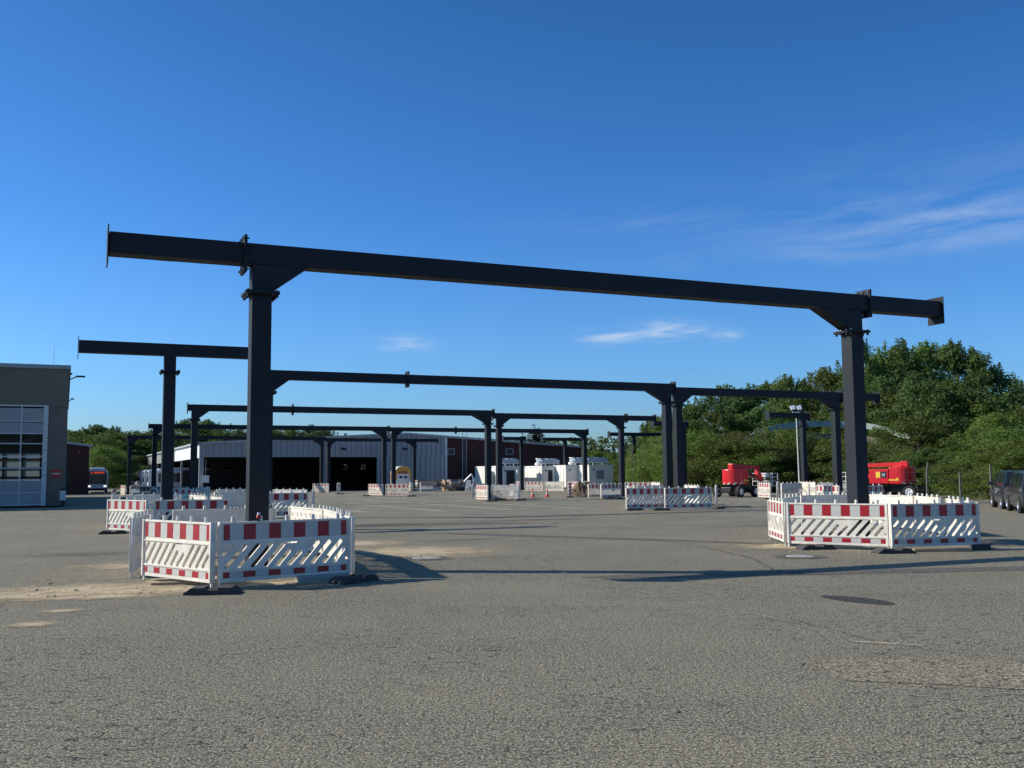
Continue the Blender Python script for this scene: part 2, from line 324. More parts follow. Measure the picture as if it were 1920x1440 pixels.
# ------------------------------------------------------------------ mesh helpers
class MB:
    def __init__(s): s.v = []; s.f = []; s.m = []
    def add(s, vs, fs, mi=0, T=None):
        o = len(s.v)
        s.v += [tuple(T @ Vector(v)) if T is not None else tuple(v) for v in vs]
        s.f += [tuple(i + o for i in f) for f in fs]; s.m += [mi] * len(fs); return s
    def box(s, x0, x1, y0, y1, z0, z1, mi=0, T=None):
        vs = [(x, y, z) for z in (z0, z1) for y in (y0, y1) for x in (x0, x1)]
        return s.add(vs, [(0, 2, 3, 1), (4, 5, 7, 6), (0, 1, 5, 4), (2, 6, 7, 3), (0, 4, 6, 2), (1, 3, 7, 5)], mi, T)
    def prism(s, pts, ax, a, b, mi=0, T=None):
        """polygon pts (2-D) extruded along axis ax from a to b"""
        n = len(pts)
        def mk(p, h): return {'x': (h, p[0], p[1]), 'y': (p[0], h, p[1]), 'z': (p[0], p[1], h)}[ax]
        vs = [mk(p, a) for p in pts] + [mk(p, b) for p in pts]
        fs = [tuple(range(n))[::-1], tuple(range(n, 2 * n))] + [(i, (i + 1) % n, n + (i + 1) % n, n + i) for i in range(n)]
        return s.add(vs, fs, mi, T)
    def cyl(s, p, q, r, r2=None, k=10, mi=0, caps=True, T=None):
        p, q = Vector(p), Vector(q); r2 = r if r2 is None else r2
        d = (q - p).normalized(); a = d.orthogonal().normalized(); b = d.cross(a)
        vs = [p + (a * cos(2*pi*i/k) + b * sin(2*pi*i/k)) * r for i in range(k)] + [q + (a * cos(2*pi*i/k) + b * sin(2*pi*i/k)) * r2 for i in range(k)]
        fs = [(i, (i + 1) % k, k + (i + 1) % k, k + i) for i in range(k)]
        if caps: fs += [tuple(range(k))[::-1], tuple(range(k, 2 * k))]
        return s.add(vs, fs, mi, T)
    def lathe(s, prof, k=20, mi=0, T=None, a0=0, a1=2*pi):
        full = abs(a1 - a0 - 2*pi) < 1e-6; kk = k if full else k + 1
        vs = [(r * cos(a0 + (a1 - a0) * i / k), r * sin(a0 + (a1 - a0) * i / k), z) for r, z in prof for i in range(kk)]
        fs = []
        for j in range(len(prof) - 1):
            for i in range(k):
                i2 = (i + 1) % kk if full else i + 1
                fs.append((j * kk + i, j * kk + i2, (j + 1) * kk + i2, (j + 1) * kk + i))
        return s.add(vs, fs, mi, T)
    def mesh(s, name, mats):
        me = bpy.data.meshes.new(name); me.from_pydata(s.v, [], s.f); me.update()
        for mt_ in (mats if isinstance(mats, (list, tuple)) else [mats]): me.materials.append(mt_)
        if len(me.materials) > 1: me.polygons.foreach_set('material_index', s.m)
        return me
    def build(s, name, mats, parent=None, loc=None, rotz=None, smooth=False, bevel=0):
        me = s.mesh(name, mats)
        if smooth: me.polygons.foreach_set('use_smooth', [True] * len(me.polygons))
        o = bpy.data.objects.new(name, me); COL.objects.link(o)
        if parent: o.parent = parent
        if loc is not None: o.location = loc
        if rotz is not None: o.rotation_euler = (0, 0, rotz)
        if bevel:
            bv = o.modifiers.new('bevel', 'BEVEL'); bv.width = bevel; bv.segments = 2; bv.limit_method = 'ANGLE'
        return o
def tag(o, label=None, cat=None, group=None, kind=None):
    if label: o['label'] = label
    if cat: o['category'] = cat
    if group: o['group'] = group
    if kind: o['kind'] = kind
    return o
def empty(name, loc, rz=0, label=None, cat=None, group=None):
    o = bpy.data.objects.new(name, None); COL.objects.link(o); o.location = loc; o.rotation_euler = (0, 0, rz)
    o.empty_display_size = .2
    return tag(o, label, cat, group)
KIDS = {}
def children(o): return [c for c in bpy.data.objects if c.parent == o]
def kids_of(o):
    if o.name not in KIDS: KIDS[o.name] = [(c, [(g) for g in bpy.data.objects if g.parent == c]) for c in bpy.data.objects if c.parent == o]
    return KIDS[o.name]
def dup(root, loc, rz, label, group=None, sx=1.0, tilt=0.0):
    r = root.copy(); COL.objects.link(r); r.location = loc; r.rotation_euler = (tilt, 0, rz); r.scale = (sx, 1, 1)
    r['label'] = label
    if group: r['group'] = group
    for c, gs in kids_of(root):
        k = c.copy(); COL.objects.link(k); k.parent = r
        for g in gs:
            h = g.copy(); COL.objects.link(h); h.parent = k
    return r

# ------------------------------------------------------------------ ground
def sheet_grid(name, u0, u1, n0, n1, lift, material, du=None):
    """flat-lying sheet in yard coordinates following the slope of the yard"""
    ns = sorted(set([n0, n1] + [a for a, _ in PROF if n0 < a < n1]))
    mb = MB(); vs = []
    for n in ns:
        for u in (u0, u1): vs.append(tuple(W(u, n, lift)))
    mb.add(vs, [(2*i, 2*i+1, 2*i+3, 2*i+2) for i in range(len(ns) - 1)])
    return mb.build(name, material)
def ground_mesh():
    us = [-3000, -900, -300] + list(range(-150, 151, 25)) + [300, 900, 3000]
    ns = [-60, -10, 0, 10, 20, 30, 45, 66, 92, 118, 135, 200, 300, 900, 3900]
    mb = MB(); k = len(us); mb.add([tuple(W(u, n)) for n in ns for u in us], [(j*k + i, j*k + i + 1, (j+1)*k + i + 1, (j+1)*k + i) for j in range(len(ns) - 1) for i in range(k - 1)])
    return mb.build('ground', M['asphalt'])
g = ground_mesh(); tag(g, kind='structure')
def blob_sheet(name, cx, cy, rx, ry, rot, lift, material, k=40, rough=.12, seed=0, square=0.0):
    r = random.Random(seed); ph = [r.uniform(0, 6.28) for _ in range(6)]; am = [rough / (1 + i * .6) * r.uniform(.5, 1) for i in range(6)]
    vs = [(0, 0, 0)]
    for i in range(k):
        a = 2 * pi * i / k; q = 1 + sum(am[j] * sin((j + 2) * a + ph[j]) for j in range(6))
        if square: q *= (1 / max(abs(cos(a)), abs(sin(a))) - 1) * square + 1
        vs.append((rx * q * cos(a), ry * q * sin(a), 0))
    mb = MB(); mb.add(vs, [(0, i + 1, (i + 1) % k + 1) for i in range(k)])
    o = mb.build(name, material, loc=(cx, cy, gz(cx, cy) + lift), rotz=rot); return o
tag(blob_sheet('oval_repair_patch', 4.86, 14.40, .60, .26, -1.02, .006, M['asph_dark'], rough=.04, seed=3), kind='structure')
a = G(1750, 1265); tag(blob_sheet('asphalt_repair_patch', a.x + .45, a.y, 1.45, .62, -.22, .005, M['asph_brown'], rough=.13, seed=5, square=.5), kind='structure')
a = G(1620, 1072); tag(blob_sheet('asphalt_repair_patch', a.x, a.y, 4.6, .40, .12, .004, M['asph_grey'], rough=.09, seed=8, square=.8), kind='structure')
a = G(1150, 1010); tag(blob_sheet('asphalt_repair_patch', a.x, a.y, 6.0, .38, -.55, .004, M['asph_grey'], rough=.1, seed=9, square=.6), kind='structure')
a = G(640, 987); tag(blob_sheet('asphalt_repair_patch', a.x, a.y, 6.5, .9, .3, .004, M['asph_grey'], rough=.1, seed=10, square=.6), kind='structure')
# dustings of sand (unit discs scaled so the wear fades out towards the rim)
def dust(px, py, rx, ry, rot, seed):
    a = G(px, py); o = blob_sheet('sand_dusting', a.x, a.y, 1, 1, rot, .009 + .0005 * (seed % 5), M['dust'], rough=.1, seed=seed); o.scale = (rx, ry, 1); tag(o, kind='stuff')
for i, d_ in enumerate([(150, 1108, 3.4, 1.8, .3), (40, 1120, 1.5, .8, .2), (330, 1104, 1.6, .7, .3), (190, 1120, 1.6, .6, .25), (60, 1172, .45, .35, .2), (120, 1146, .5, .3, .1), (770, 1035, 3.4, 3.2, .2), (1480, 1026, 2.0, 1.3, 0), 
                        (650, 1020, 2.6, 2.2, 0), (1655, 1207, .25, .06, -.5), (300, 1060, 2.6, 1.6, .2)]):
    dust(*d_[:2], d_[2], d_[3], d_[4], i)
for i, (px, py, rx, ry, rot) in enumerate([(700, 985, 4.5, 1.6, .3), (880, 1012, 2.2, .7, .5), (1500, 985, 5, 1.2, .2), (1000, 975, 6, 1.1, .35), (150, 1040, 2.5, 1.2, .3)]):
    a = G(px, py); o = blob_sheet('oil_stain', a.x, a.y, 1, 1, rot, .0115 + .0005 * (i % 4), M['stain'], rough=.15, seed=60 + i); o.scale = (rx, ry, 1); tag(o, kind='stuff')
def seam(name, pts, wd, material, seed, lift):
    r = random.Random(seed); P_ = [G(*p) for p in pts]; line = []
    for a, b in zip(P_, P_[1:]):
        k = max(2, int((b - a).length / .12))
        for i in range(k): q = a.lerp(b, i / k); line.append(q + Vector((r.gauss(0, .012), r.gauss(0, .016), 0)))
    line.append(P_[-1]); vs = []
    for i, q in enumerate(line):
        t_ = (line[min(i + 1, len(line) - 1)] - line[max(i - 1, 0)]).normalized(); nn = Vector((-t_.y, t_.x, 0)); h = wd * r.uniform(.25, 1.2)
        for sg in (-1, 1): p = q + nn * h * sg; vs.append((p.x, p.y, gz(p.x, p.y) + lift))
    mb = MB(); mb.add(vs, [(2*i, 2*i+2, 2*i+3, 2*i+1) for i in range(len(line) - 1)]); tag(mb.build(name, material), kind='stuff')
M['crackdark'] = mat('dark crack line', (.035, .032, .028), .95)  # dark colour of the cracks and tar lines
seam('paving_seam', [(985, 1056), (1100, 1085), (1290, 1130), (1400, 1148), (1500, 1167), (1640, 1203), (1780, 1224), (1915, 1240)], .007, M['crackdark'], 1, .0165)
seam('paving_seam', [(985, 1057.2), (1100, 1086.4), (1290, 1131.6), (1400, 1150), (1500, 1169.5)], .014, M['conc_light'], 2, .0155)
seam('paving_seam', [(1095, 1003), (1225, 1011), (1330, 1029), (1410, 1047), (1450, 1070), (1580, 1082)], .016, M['crackdark'], 3, .0165)
seam('paving_seam', [(560, 1013), (760, 1004), (905, 1001), (1010, 990), (1075, 972)], .014, M['crackdark'], 4, .0165)
seam('paving_seam', [(100, 1427), (190, 1410), (300, 1398), (365, 1395), (470, 1378)], .006, M['crackdark'], 5, .0165)
def mound(name, px, py, rx, ry, h, rot, material, seed, k=26, kind='stuff', label=None, cat=None):
    a = G(px, py); mb = MB(); vs = []; fs = []
    for j in range(k + 1):
        for i in range(k + 1):
            x = (i / k * 2 - 1); y = (j / k * 2 - 1); r = hypot(x, y)
            b = max(0, 1 - r) ** .8
            nz = noise.noise(Vector((x * 2.2 + seed, y * 2.2, seed))) * .6 + noise.noise(Vector((x * 7 + seed, y * 7, 2))) * .3
            z = h * b * (1 + nz) - .012 - .03 * max(0, r - 1)
            vs.append((x * rx, y * ry, z))
    for j in range(k):
        for i in range(k):
            q = j * (k + 1) + i; fs.append((q, q + 1, q + k + 2, q + k + 1))
    mb.add(vs, fs); o = mb.build(name, material, loc=(a.x, a.y, a.z), rotz=rot, smooth=True)
    if kind: tag(o, kind=kind)
    if label: tag(o, label, cat)
    return o
mound('sand_heap', 300, 1108, 1.1, .35, .07, .25, M['sand'], 1)
mound('sand_heap', 110, 1114, .9, .33, .045, .2, M['sand'], 5)
mound('sand_heap', 400, 1085, 1.3, .8, .06, .3, M['sand'], 11)
mound('sand_heap', 1490, 1022, 1.0, .45, .05, .1, M['sand'], 17)
mound('sand_heap', 560, 1092, 1.3, .35, .045, .5, M['sand'], 21)
mound('sand_heap', 1600, 1022, 1.8, .7, .04, 0, M['sand'], 27)
mb = MB(); r = random.Random(4)
for (cx, cy, sx, sy, cnt) in [(300, 1108, 120, 10, 90), (110, 1112, 120, 14, 110), (560, 1094, 100, 8, 50), (1500, 1026, 60, 7, 50), (1600, 1034, 90, 4, 26), (760, 1052, 80, 14, 20), (1450, 1018, 30, 5, 20)]:
    for _ in range(cnt):
        a = G(r.gauss(cx, sx * .5), r.gauss(cy, sy * .5)); q = r.uniform(.008, .026) * (1.8 if r.random() < .06 else 1)
        T = Matrix.Translation((a.x, a.y, a.z + q * .5)) @ Matrix.Rotation(r.uniform(0, 3), 4, 'Z') @ Matrix.Rotation(r.uniform(0, 3), 4, 'X')
        mb.add([(q, 0, 0), (-q, 0, .2*q), (0, q*.8, 0), (0, -q*.8, 0), (0, 0, q*.6), (.1*q, 0, -q*.6)], [(0, 2, 4), (2, 1, 4), (1, 3, 4), (3, 0, 4), (2, 0, 5), (1, 2, 5), (3, 1, 5), (0, 3, 5)], 0, T)
tag(mb.build('loose_stones', M['stone']), kind='stuff')
# faded bay lines of the bus park, running away from the camera
for u, n0, n1 in [(13.2, 47, 62), (16.8, 46, 64), (20.4, 46, 78), (24.0, 45, 64), (24.0, 70, 92), (10.0, 50, 62), (32.2, 48, 66), (35.8, 47, 66), (35.8, 72, 90), (20.4, 84, 116), (16.8, 72, 90), (13.2, 72, 92), (32.2, 72, 90), (10, 76, 110), (24, 97, 118), (17, 97, 118), (39.4, 50, 64)]:
    tag(sheet_grid('bay_line', u - .22, u + .22, n0, n1, .014, M['line']), kind='structure')
for n, u0, u1 in [(36.4, 8.8, 10.3), (37.0, 11.2, 12.0), (38.2, 12.9, 13.6)]:
    tag(sheet_grid('bay_line', u0, u1, n, n + .12, .014, M['line']), kind='structure')
a = G(1655, 1207); o = blob_sheet('paint_mark', a.x, a.y, .30, .05, -.5, .008, M['line'], rough=.3, seed=2); tag(o, kind='structure')
# manhole covers
def manhole(px, py, R, label):
    a = G(px, py); t = empty('manhole', a, .3, label, 'manhole', 'round manholes in the asphalt')
    mb = MB(); mb.lathe([(R * 1.25, -.02), (R * 1.25, .012), (R * .92, .012), (R * .92, -.02)], 32); mb.build('frame_ring', M['iron'], t)
    mb = MB(); mb.lathe([(0, .018), (R * .86, .018), (R * .86, -.02)], 32)
    for k in range(8):
        an = k * pi / 4; mb.box(R * .25, R * .75, -.02, .02, .018, .024, 0, Matrix.Rotation(an, 4, 'Z'))
    mb.build('cover', M['conc_light'], t)
    mb = MB(); mb.lathe([(R * 1.7, .006), (R * 1.26, .010)], 32); mb.build('mortar_collar', M['asph_grey'], t)
manhole(800, 1047, .36, 'round manhole cover in sandy asphalt right of the near left barrier ring')
manhole(1500, 1044, .34, 'round manhole cover in front of the near right barrier ring')

# ------------------------------------------------------------------ steel frames
BH, BW, CW, TOP = .40, .40, .38, 6.30
def beam_seg(t, u0, u1, top=TOP):
    mb = MB(); mb.box(u0, u1, 0, BW, top - BH, top); o = mb.build('beam', M['steel'], t, bevel=.012)
    return o
def plate(t, name, u, z0, z1, y0, y1, th=.03):
    mb = MB(); mb.box(u - th / 2, u + th / 2, y0, y1, z0, z1)
    return mb.build(name, M['steel'], t)
def gantry(n, cols, ends, splices, label, detail=False, kn=(.70, 1.0), kz=.50, zb=0.0, endplates=(True, True), capz=5.34):
    """cols: (u of left edge, knee -1/0/+1)"""
    o0 = W(0, n, 0); gz0 = o0.z
    t = empty('steel_portal_frame', (o0.x, o0.y, 0), TH, label, 'steel frame', 'anthracite steel portal frames across the yard')
    t['group'] = 'anthracite steel portal frames across the yard'
    cuts = [ends[0]] + list(splices) + [ends[1]]
    for a, b in zip(cuts, cuts[1:]): beam_seg(t, a + .018, b - .018)
    for s_ in splices:
        for q in (-.014, .014):
            plate(t, 'splice_plate', s_ + q, TOP - BH - .17, TOP + .15, -.06, BW + .06, .024)
        if detail:
            for yy in (.0, .2, .4):
                for zz in (TOP + .09, TOP - BH - .11):
                    MB().cyl((s_ - .07, yy, zz), (s_ + .07, yy, zz), .018, k=8).build('bolt', M['steel'], t)
                    MB().cyl((s_ - .055, yy, zz), (s_ - .03, yy, zz), .034, k=6).build('bolt_head', M['bolt'], t)
    for e, on in zip(ends, endplates):
        if on: plate(t, 'end_plate', e, TOP - BH - .20, TOP + .12, -.07, BW + .07, .02)
    for u, kn_ in cols:
        zf = capz
        zb_ = gz((W(u, n)).x, (W(u, n)).y)
        MB().box(u, u + CW, .01, .01 + CW, zb_ + .03, zf - .03).build('column', M['steel'], t, bevel=.014)
        MB().box(u, u + CW, .01, .01 + CW, zf + .03, TOP - BH - .002).build('column_head', M['steel'], t, bevel=.014)
        mb = MB()
        mb.box(u - .13, u + CW + .13, -.12, CW + .14, zf - .03, zf - .003); mb.box(u - .13, u + CW + .13, -.12, CW + .14, zf + .003, zf + .03)
        if not detail:
            for yy in (-.07, .09, .3, .46):
                for xx in (u - .08, u + CW + .08): mb.cyl((xx, yy, zf - .08), (xx, yy, zf + .07), .028, k=6)
        mb.build('flange', M['steel'], t)
        if detail:
            for yy in (-.07, .1, .28, .46):
                for xx in (u - .08, u + CW + .08): 
                    MB().cyl((xx, yy, zf - .09), (xx, yy, zf - .03), .032, k=6).build('nut', M['steel'], t)
                    MB().cyl((xx, yy, zf + .03), (xx, yy, zf + .055), .03, k=6).build('bolt_head', M['bolt'], t)
        MB().box(u - .14, u + CW + .14, -.13, CW + .15, zb_ - .05, zb_ + .03).build('base_plate', M['steel'], t)
        if detail:
            mb = MB(); mb.box(u - .004, u - .001, .17, .23, 1.15, 1.21)
        if kn_:
            x0 = u + CW if kn_ > 0 else u; sgn = 1 if kn_ > 0 else -1
            kl = kn[0] if kn_ > 0 else kn[1]; mb = MB(); mb.prism([(x0, zf + .035), (x0 + sgn * kl, TOP - BH - .001), (x0, TOP - BH - .001)], 'y', .02, BW - .02)
            mb.build('knee_brace', M['steel'], t)
    if detail:     # drain slots in the underside of the beam
        for uu in (1.45, 6.4, 9.9, 14.2):
            MB().box(uu, uu + .3, .27, .38, TOP - BH - .006, TOP - BH - .003).build('drain_slot', M['black'], t)
    return t
gantry(19.48, [(3.20, 1), (18.08, -1)], (.60, 21.20), (3.06, 18.70), 'largest dark steel portal frame nearest the camera, spanning both near barrier rings', True)
gantry(35.68, [(2.98, 0)], (.28, 6.4), (), 'single post steel T frame standing behind the left post of the nearest frame')
gantry(43.14, [(7.66, 1), (27.7, -1)], (7.4, 28.30), (14.08,), 'second wide steel frame spliced left of centre with bracket posts at both ends')
gantry(44.79, [(29.42, 1), (40.13, -1)], (28.90, 43.45), (40.68,), 'shorter steel frame on the right that ends behind the nearest right post')
gantry(65.94, [(7.22, 1), (27.33, -1)], (6.96, 27.95), (13.6,), 'third wide steel frame whose left corner rises over the hall corner')
gantry(68.66, [(29.35, 1), (39.85, -1)], (28.95, 43.15), (40.5,), 'shorter steel frame behind the centre with short overhang before the trees')
gantry(91.89, [(6.85, 1), (27.45, -1)], (6.5, 28.15), (13.4,), 'fourth wide steel frame running in front of the corrugated hall gable')
gantry(92.69, [(28.62, 1), (49.4, -1)], (28.2, 49.95), (35.2,), 'long steel frame ending above the cream containers in front of brick gable')
gantry(118.57, [(6.3, 1), (27.75, -1)], (6.15, 28.35), (13.3,), 'farthest wide steel frame close in front of the hall doors')
gantry(122.39, [(29.5, 1), (40.6, -1)], (29.0, 43.95), (40.95,), 'short far steel frame standing before the corrugated gable wall')
def tframe(xc, Y, x0, x1, label):
    p = AT(xc, Y, 850); u, n = UN(p); n -= .2
    u0, u1 = UonN(x0, n, 820), UonN(x1, n, 820)
    gantry(n, [(UonN(xc, n, 850) - .12, 0)], (u0, u1), (), label)
tframe(1509, 77.8, 1443, 1519, 'small steel T frame in front of the dense shrubs beside the light mast')
tframe(1283, 90, 1226, 1291, 'small steel T frame peeping out behind the double posts right of centre')
tframe(1189, 114, 1143, 1239, 'small far steel T frame against the green hedge right of the containers')
tframe(1060, 129, 1017, 1098, 'far steel T frame standing between the cream containers')
tframe(978, 125, 944, 986, 'far steel T frame left of the spruce top in front of brick gable')

# ------------------------------------------------------------------ barrier panels
PL, PH, Z0 = 2.20, 1.00, .10          # length, height of the plastic body, gap below
def panel_plate():
    cu = bpy.data.curves.new('p', 'CURVE'); cu.dimensions = '2D'; cu.fill_mode = 'BOTH'; cu.extrude = .014; cu.bevel_depth = .004; cu.bevel_resolution = 0
    def spl(pts):
        s_ = cu.splines.new('POLY'); s_.points.add(len(pts) - 1); s_.use_cyclic_u = True
        for i, p in enumerate(pts): s_.points[i].co = (p[0], p[1], 0, 1)
    h = PL / 2
    spl([(-h, 0), (h, 0), (h, .96), (-h, .96)])
    def slot(xa, ya, xb, yb, r=.036):
        d = Vector((xb - xa, yb - ya)).normalized(); n_ = Vector((-d.y, d.x)); pts = []
        a0 = atan2(n_.y, n_.x)
        for i in range(7): pts.append((xb + r * cos(a0 - pi * i / 6), yb + r * sin(a0 - pi * i / 6)))
        for i in range(7): pts.append((xa + r * cos(a0 - pi - pi * i / 6), ya + r * sin(a0 - pi - pi * i / 6)))
        spl(pts)
    yb, yt = .235, .575
    sl = .86                             # run per rise
    full = [-.98, -.77, -.56, -.35, .24, .44, .64]
    for x in full: slot(x, yb, x + (yt - yb) * sl, yt)
    slot(-1.03, .43, -1.03 + .12, .43 + .12 / sl)
    for x in (-.15, .04): slot(x, yb, x + .21 * sl, yb + .21 - (.03 if x > 0 else 0))
    slot(.83, yb + .01, .83 + .19 * sl - .015, yb + .19)
    slot(-.03, .60, .16, .60, .030)
    spl([(1.035 + .028 * cos(i * pi / 5), .27 + .028 * sin(i * pi / 5)) for i in range(10)])
    o = bpy.data.objects.new('p', cu); COL.objects.link(o)
    me = bpy.data.meshes.new_from_object(o.evaluated_get(bpy.context.evaluated_depsgraph_get()))
    bpy.data.objects.remove(o); bpy.data.curves.remove(cu)
    me.transform(Matrix.Translation((0, 0, Z0)) @ Matrix.Rotation(pi/2, 4, 'X')); me.materials.clear(); me.materials.append(M['plastic']); me.name = 'barrier_body'
    return me
def link_child(name, me, parent):
    o = bpy.data.objects.new(name, me); COL.objects.link(o); o.parent = parent; return o
def make_panel():
    t = empty('safety_barrier', (0, 0, 0), 0, 'x', 'barrier', 'red and white barrier panels')
    link_child('panel_body', panel_plate(), t)
    h = PL / 2
    for nm, z0, z1 in (('upper_reflective_band', .665, .93), ('lower_reflective_band', .055, .165)):
        mb = MB(); n_ = 10; ww = (PL - .14) / 10; x = -h + .07
        edges = [x, x + ww * .5]
        for i in range(9): edges.append(edges[-1] + ww)
        edges.append(h - .07)
        for i in range(11):
            a_, b_ = edges[i], edges[i + 1]; red = i % 2 == 0
            if red: mb.box(a_ + (.006 if i else 0), b_ - (.006 if i < 10 else 0), -.0235, -.0185, Z0 + z0 + .006, Z0 + z1 - .006, 1)
            else: mb.box(a_ - .004, b_ + .004, -.0215, -.0185, Z0 + z0, Z0 + z1, 0)
        mb.build(nm, [M['refw'], M['refr']], t)
    # moulded rails front and back
    mb = MB()
    for z in (.615, .195, .945): 
        mb.box(-h + .03, h - .03, -.034, -.018, Z0 + z - .014, Z0 + z + .014); mb.box(-h + .03, h - .03, .018, .034, Z0 + z - .014, Z0 + z + .014)
    for x_ in (-.55, .55):
        mb.box(x_ - .01, x_ + .01, -.030, -.018, Z0 + .17, Z0 + .215)
    mb.build('moulded_rail', M['plastic'], t)
    mb = MB()                            # pockets on the back
    for k_ in range(7):
        x_ = -.9 + k_ * .3
        mb.lathe([(.055, 0), (.055, .012), (.04, .012), (.04, .004), (0, .004)], 10, 0, Matrix.Translation((x_, .018, Z0 + .80)) @ Matrix.Rotation(-pi/2, 4, 'X') @ Matrix.Diagonal((1.5 if k_ % 2 else .7, 1, 1, 1)))
        mb.lathe([(.03, 0), (.03, .010), (0, .010)], 8, 0, Matrix.Translation((x_ + .12, .018, Z0 + .70)) @ Matrix.Rotation(-pi/2, 4, 'X'))
    tag(mb.build('moulded_boss', M['plastic'], t), kind='stuff')
    for sx in (-1, 1):
        mb = MB(); x_ = sx * (h - .02); mb.box(x_ - .022, x_ + .022, -.05, .05, Z0 + .0, Z0 + .97); mb.box(x_ - .018, x_ + .018, -.02, .02, .01, Z0 + .01)
        mb.build('post', M['plastic'], t, bevel=.006)
    mb = MB(); mb.cyl((0, 0, 0), (0, 0, .09), .036, .031, k=8); pm = mb.mesh('peg', M['plastic'])
    for k_ in range(5):
        o = link_child('peg', pm, t); o.location = (-h + .22 + k_ * (PL - .44) / 4, 0, Z0 + .96)
    return t
proto = make_panel()
USED = []
PANELS = []
def panel(x1, y1, x2, y2, face, label, lift=0, tilt=0):
    """ends of one panel on the ground; face 'o': striped side to the camera, 'i': plain back to the camera"""
    a, b = G(x1, y1), G(x2, y2); c = (a + b) / 2; d = b - a
    rz = atan2(d.y, d.x)
    if face == 'i': rz += pi
    sc = min(1.08, max(.90, d.length / PL))
    PANELS.append((c.copy(), rz))
    loc = (c.x, c.y, c.z + lift)
    if not USED:
        USED.append(1); proto.location = loc; proto.rotation_euler = (tilt, 0, rz); proto['label'] = label; proto.scale = (1, 1, 1)
        return proto, a, b
    return dup(proto, loc, rz, label, sx=sc, tilt=tilt), a, b
